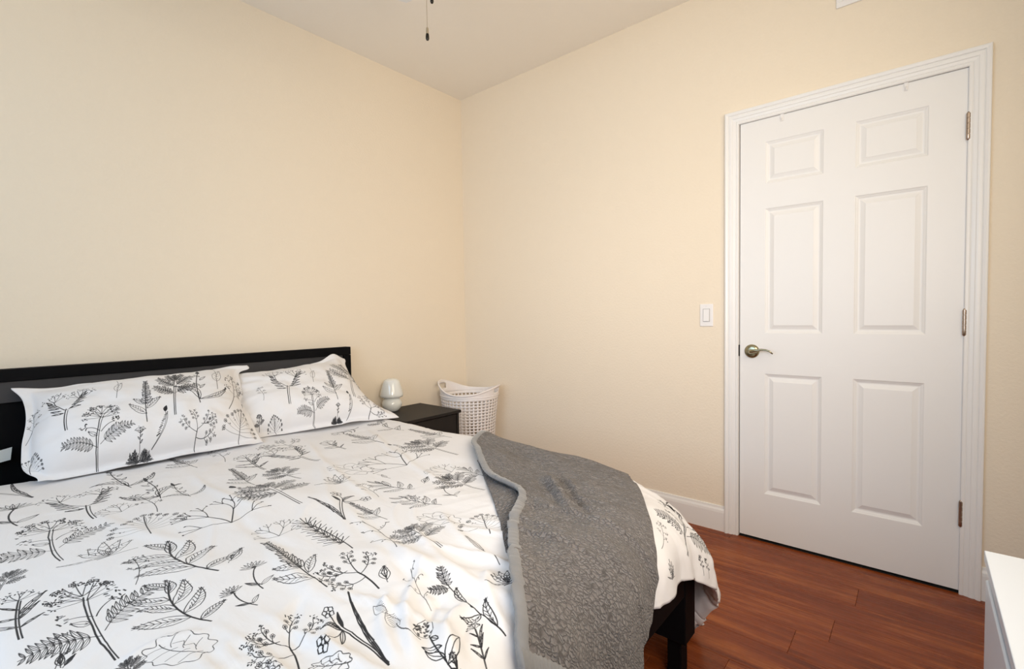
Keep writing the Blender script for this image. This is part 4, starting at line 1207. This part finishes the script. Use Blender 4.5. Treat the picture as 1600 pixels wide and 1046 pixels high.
ns, ntt = 150, 260
Lc, LL = resample(BL_LEFT, ntt); Rc, LR = resample(BL_RIGHT, ntt)
sg = np.linspace(0, 1, ns)[:, None, None]
FXY = Lc[None]*(1-sg)+Rc[None]*sg
OFFB = 0.020


def blanket_surface(FXY, off, wr=.75):
    P = drape(FXY[..., 0], FXY[..., 1], wr, off)
    fx, fy = FXY[..., 0], FXY[..., 1]
    h = 0.006*vnoise(fx*6, fy*6, 31)
    for (ax, ay, bx, by, amp, wd) in CREASES:
        dx, dy = bx-ax, by-ay; q = dx*dx+dy*dy
        t = np.clip(((fx-ax)*dx+(fy-ay)*dy)/q, 0, 1); d = np.hypot(fx-ax-t*dx, fy-ay-t*dy)
        h = h+amp*np.exp(-(d/wd)**2)*np.sin(np.pi*np.clip(t*.9+.05, 0, 1))
    h = np.maximum(h, -0.009)
    n = normals(P)
    c = n[n.shape[0]//3, n.shape[1]//4]; n = n*np.sign(c[2] if abs(c[2]) > .05 else -c[1])
    return P+n*h[..., None], n


Pb_, nb_ = blanket_surface(FXY, OFFB)
sv_ = np.broadcast_to(sg[..., 0], Pb_.shape[:2])
# lift towards the bound edge where the throw is folded back on itself
lift = 0.014*np.exp(-(sv_/0.10)**2)
Pb_ = Pb_+nb_*lift[..., None]
thick = 0.011*np.clip(np.minimum.reduce([sv_, 1-sv_])/0.02, 0.15, 1)
Wd = np.linalg.norm(Lc-Rc, axis=1).mean()
UVb = np.stack([sv_*Wd, np.broadcast_to(np.linspace(0, (LL+LR)/2, ntt)[None], sv_.shape)], -1)
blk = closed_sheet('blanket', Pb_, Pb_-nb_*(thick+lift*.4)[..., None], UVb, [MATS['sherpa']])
tag(blk, 'grey sherpa throw blanket draped over the foot corner of the bed', 'blanket')


def ribbon(name, path, nrm, width_dir, wd, th, m, parent, wob=0.0, label=None):
    """flat padded band along path; closed cross-section"""
    n = len(path); prof = []
    K = 12; cross = [(math.cos(2*math.pi*k/K), math.sin(2*math.pi*k/K)) for k in range(K)]
    rings = []
    for i in range(n):
        for c, s_ in cross:
            cc = math.copysign(abs(c)**.6, c); ss = math.copysign(abs(s_)**.7, s_)
            w_ = wd*(1+wob*math.sin(i*1.7)*.12)
            rings.append(path[i]+width_dir[i]*cc*w_/2+nrm[i]*ss*th*(1+wob*.25*math.sin(i*2.3+1)))
    F = [(i*K+k, i*K+(k+1) % K, (i+1)*K+(k+1) % K, (i+1)*K+k) for i in range(n-1) for k in range(K)]
    F += [tuple(range(K))[::-1], tuple((n-1)*K+k for k in range(K))]
    me = bpy.data.meshes.new(name); me.from_pydata([tuple(v) for v in rings], [], F)
    o = link(name, me, m, parent, True); me.update()
    if label: o['label'] = label
    return o


# binding down the left edge and along the end
wdir = Pb_[6]-Pb_[0]; wdir /= np.linalg.norm(wdir, axis=-1, keepdims=True)
WB = np.interp(np.linspace(0, 1, ntt), [0, .3, .6, 1], [0.026, 0.026, 0.032, 0.036])
path = Pb_[0]-nb_[0]*0.004
Kp = [path[i]+wdir[i]*WB[i]*.30 for i in range(ntt)]
bind = ribbon('edge_binding', np.array(Kp), nb_[0], wdir, 0.026, 0.0070, 'binding', blk, .5, 'smooth lighter grey edge binding')
wd2 = Pb_[:, -6]-Pb_[:, -1]; wd2 /= np.linalg.norm(wd2, axis=-1, keepdims=True)
path2 = Pb_[:, -1]-nb_[:, -1]*0.003+wd2*0.012
ribbon('end_binding', path2, nb_[:, -1], wd2, 0.036, 0.008, 'binding', blk, .5, 'smooth lighter grey edge binding')
# under-layer that shows beside the fold
if FLAP:
    fa, _ = resample(FLAP[0], 60); fb, _ = resample(FLAP[1], 60)
    sg2 = np.linspace(0, 1, 24)[:, None, None]; FX2 = fa[None]*(1-sg2)+fb[None]*sg2
    Pf_, nf_ = blanket_surface(FX2, 0.006, .8)
    nf_ = nf_*np.sign(nf_[12, 30, 2])
    UVf = np.stack([FX2[..., 0]-FX2[0, 0, 0], FX2[..., 1]+3], -1)
    fo = closed_sheet('blanket_underlayer', Pf_, Pf_-nf_*0.006, UVf, [MATS['sherpa']], blk)

# ------------------------------------------------------------------ nightstand
NX0, NX1, NY0, NY1, NZ = -0.905, -0.475, -0.440, -0.035, 0.540
nsx, nsy = (NX0+NX1)/2, (NY0+NY1)/2
nst = empty('nightstand', (nsx, nsy, 0), 'small black nightstand between the bed and the laundry basket', 'nightstand')
rl = (nsx, nsy, 0)
B('top', NX0, NX1, NY0, NY1, NZ-0.018, NZ, 'nightstand_black', nst, rel=rl, bev=0.0015)
for a in ((NX0+0.008, NX0+0.024), (NX1-0.024, NX1-0.008)):
    B('side_panel', a[0], a[1], NY0+0.014, NY1-0.004, 0.03, NZ-0.0185, 'nightstand_black', nst, rel=rl, bev=0.001)
B('back_panel', NX0+0.0245, NX1-0.0245, NY1-0.012, NY1-0.006, 0.05, NZ-0.0185, 'nightstand_black', nst, rel=rl, bev=0)
B('bottom_shelf', NX0+0.0245, NX1-0.0245, NY0+0.02, NY1-0.0125, 0.05, 0.066, 'nightstand_black', nst, rel=rl, bev=0)
for z0, z1 in ((0.072, 0.288), (0.293, NZ-0.026)):
    d = B('drawer', NX0+0.0255, NX1-0.0255, NY0+0.018, NY0+0.036, z0, z1, 'nightstand_black', nst, rel=rl, bev=0.0015)
    bm = bmesh.new(); lathe(bm, [(0, 0), (0.006, 0), (0.006, -0.008), (0.011, -0.014), (0.010, -0.018), (0, -0.019)], 18, (0, NY0+0.0178-nsy, (z0+z1)/2), 'y'); obj('knob', bm, 'dark_metal', d, smooth=True, auto=.7)
for x in (NX0+0.03, NX1-0.03):
    for y in (NY0+0.03, NY1-0.03):
        B('foot', x-0.012, x+0.012, y-0.012, y+0.012, 0.0, 0.0505, 'nightstand_black', nst, rel=rl, bev=0.001)

# mushroom lamp
lx, ly = -0.757, -0.110
lamp = empty('table_lamp', (lx, ly, NZ), 'small white glass mushroom lamp on the nightstand', 'lamp')
bm = bmesh.new()
lathe(bm, [(0.0, 0.0), (0.034, 0.0), (0.040, 0.004), (0.053, 0.018), (0.061, 0.036), (0.062, 0.050), (0.056, 0.068), (0.046, 0.080), (0.041, 0.086), (0.0, 0.086)], 48)
obj('base', bm, 'lamp_glass', lamp, smooth=True)
bm = bmesh.new()
pf = [(0.046, 0.084), (0.058, 0.086), (0.069, 0.092), (0.0715, 0.102), (0.069, 0.116), (0.064, 0.136), (0.058, 0.158), (0.053, 0.176), (0.047, 0.190), (0.036, 0.199), (0.018, 0.204), (0.0, 0.205)]
lathe(bm, [(0.0, 0.0845)]+pf, 48)
obj('lamp_shade', bm, 'lamp_glass', lamp, smooth=True)

# laundry basket: flared lattice wall, rim rising into two handles
bx, by = -0.217, -0.252
bk_ = empty('laundry_basket', (bx, by, 0), 'white plastic lattice laundry basket with two handles, in the corner', 'laundry basket')
NA, NR = 42, 27
HA = math.atan2(.90, -.44)


def brad(z): return 0.151+0.038*(z/0.56)
def rimz(a): return 0.602+(0.075 if math.cos(a-HA) > 0 else 0.048)*abs(math.cos(a-HA))**2.6
def flare(a): return 0.008*abs(math.cos(a-HA))**4


# lattice
bm = bmesh.new()
zs = [0.03+0.555*(i+(0 if i in (0, NR*2) else (-.1 if i % 2 else .1)))/(NR*2) for i in range(NR*2+1)]
V = {}
for j, z in enumerate(zs):
    for i in range(NA*2):
        a = 2*math.pi*(i+(.14 if i % 2 == 0 else -.14))/(NA*2)
        rr = brad(z)+flare(a)*max(0, (z-.4)/.15)
        V[i, j] = bm.verts.new((rr*math.cos(a), rr*math.sin(a), z))
for j in range(NR*2):
    for i in range(NA*2):
        if i % 2 == 1 and j % 2 == 1 and 0 < j < NR*2-1: continue
        bm.faces.new((V[i, j], V[(i+1) % (NA*2), j], V[(i+1) % (NA*2), j+1], V[i, j+1]))
lat = obj('lattice_wall', bm, 'basket_white', bk_, smooth=True)
sm = lat.modifiers.new('t', 'SOLIDIFY'); sm.thickness = 0.004; sm.offset = 0
# solid rim band with handle openings
bm = bmesh.new()
n = 144; V = {}
rowsb = [0, .2, .4, .6, .8, 1.0]
for i in range(n):
    a = 2*math.pi*i/n
    for j, t in enumerate(rowsb):
        z0, z1 = 0.584, rimz(a)
        z = z0+(z1-z0)*t; rr = brad(z)+flare(a)*max(0, (z-.4)/.15)
        V[i, j] = bm.verts.new((rr*math.cos(a), rr*math.sin(a), z))
for i in range(n):
    a = 2*math.pi*(i+.5)/n
    near = min(abs((a-HA+math.pi) % (2*math.pi)-math.pi), abs((a-HA) % (2*math.pi)-math.pi))
    for j in range(5):
        if near < 0.29 and j in (2, 3): continue
        bm.faces.new((V[i, j], V[(i+1) % n, j], V[(i+1) % n, j+1], V[i, j+1]))
rb = obj('rim_band', bm, 'basket_white', bk_, smooth=True)
sm = rb.modifiers.new('t', 'SOLIDIFY'); sm.thickness = 0.004; sm.offset = 0
# rolled rim
bm = bmesh.new(); pts = []
for i in range(n+1):
    a = 2*math.pi*i/n; z = rimz(a); rr = brad(z)+flare(a)*(z-.4)/.15+0.004
    pts.append((rr*math.cos(a), rr*math.sin(a), z))
tube(bm, pts, 0.0058, 8); obj('rolled_rim', bm, 'basket_white', bk_, smooth=True)
bm = bmesh.new(); pts = []
for i in range(n+1):
    a = 2*math.pi*i/n; z = 0.587; rr = brad(z)+flare(a)*(z-.4)/.15+0.002
    pts.append((rr*math.cos(a), rr*math.sin(a), z))
tube(bm, pts, 0.0042, 6); obj('rim_bead', bm, 'basket_white', bk_, smooth=True)
bm = bmesh.new(); lathe(bm, [(0, 0.0), (0.148, 0.0), (0.156, 0.006), (0.1565, 0.031), (0.151, 0.031), (0.149, 0.008), (0, 0.008)], 64); obj('basket_bottom', bm, 'basket_white', bk_, smooth=True, auto=.6)

# ------------------------------------------------------------------ white dresser beside the photographer
RX1, RY1, RZ = -1.520, -2.7115, 0.750
RX0, RY0 = -2.72, YB+0.022
dx_, dy_ = (RX0+RX1)/2, (RY0+RY1)/2
dr = empty('dresser', (dx_, dy_, 0), 'white chest of drawers cut off by the lower right edge of the photo', 'dresser')
rl = (dx_, dy_, 0)
B('top', RX0, RX1, RY0, RY1, RZ-0.016, RZ, 'dresser_white', dr, rel=rl, bev=0.0012)
for a in ((RX0+0.001, RX0+0.018), (RX1-0.018, RX1-0.001)):
    B('side_panel', a[0], a[1], RY0, RY1-0.021, 0.0, RZ-0.0165, 'dresser_white', dr, rel=rl, bev=0.001)
B('back_panel', RX0+0.0185, RX1-0.0185, RY0+0.002, RY0+0.008, 0.02, RZ-0.0165, 'dresser_white', dr, rel=rl, bev=0)
B('plinth', RX0+0.0185, RX1-0.0185, RY1-0.045, RY1-0.027, 0.0, 0.055, 'dresser_white', dr, rel=rl, bev=0)
B('front_rail', RX0+0.0185, RX1-0.0185, RY1-0.110, RY1-0.091, RZ-0.055, RZ-0.0165, 'dresser_white', dr, rel=rl, bev=0)
xm = (RX0+RX1)/2
for (xa, xb) in ((RX0+0.002, xm-0.0015), (xm+0.0015, RX1-0.0015)):
    for q in range(3):
        z0 = 0.062+q*0.2145
        B('drawer', xa, xb, RY1-0.020, RY1-0.002, z0, z0+0.211 if q < 2 else RZ-0.044, 'dresser_white', dr, rel=rl, bev=0.0025)
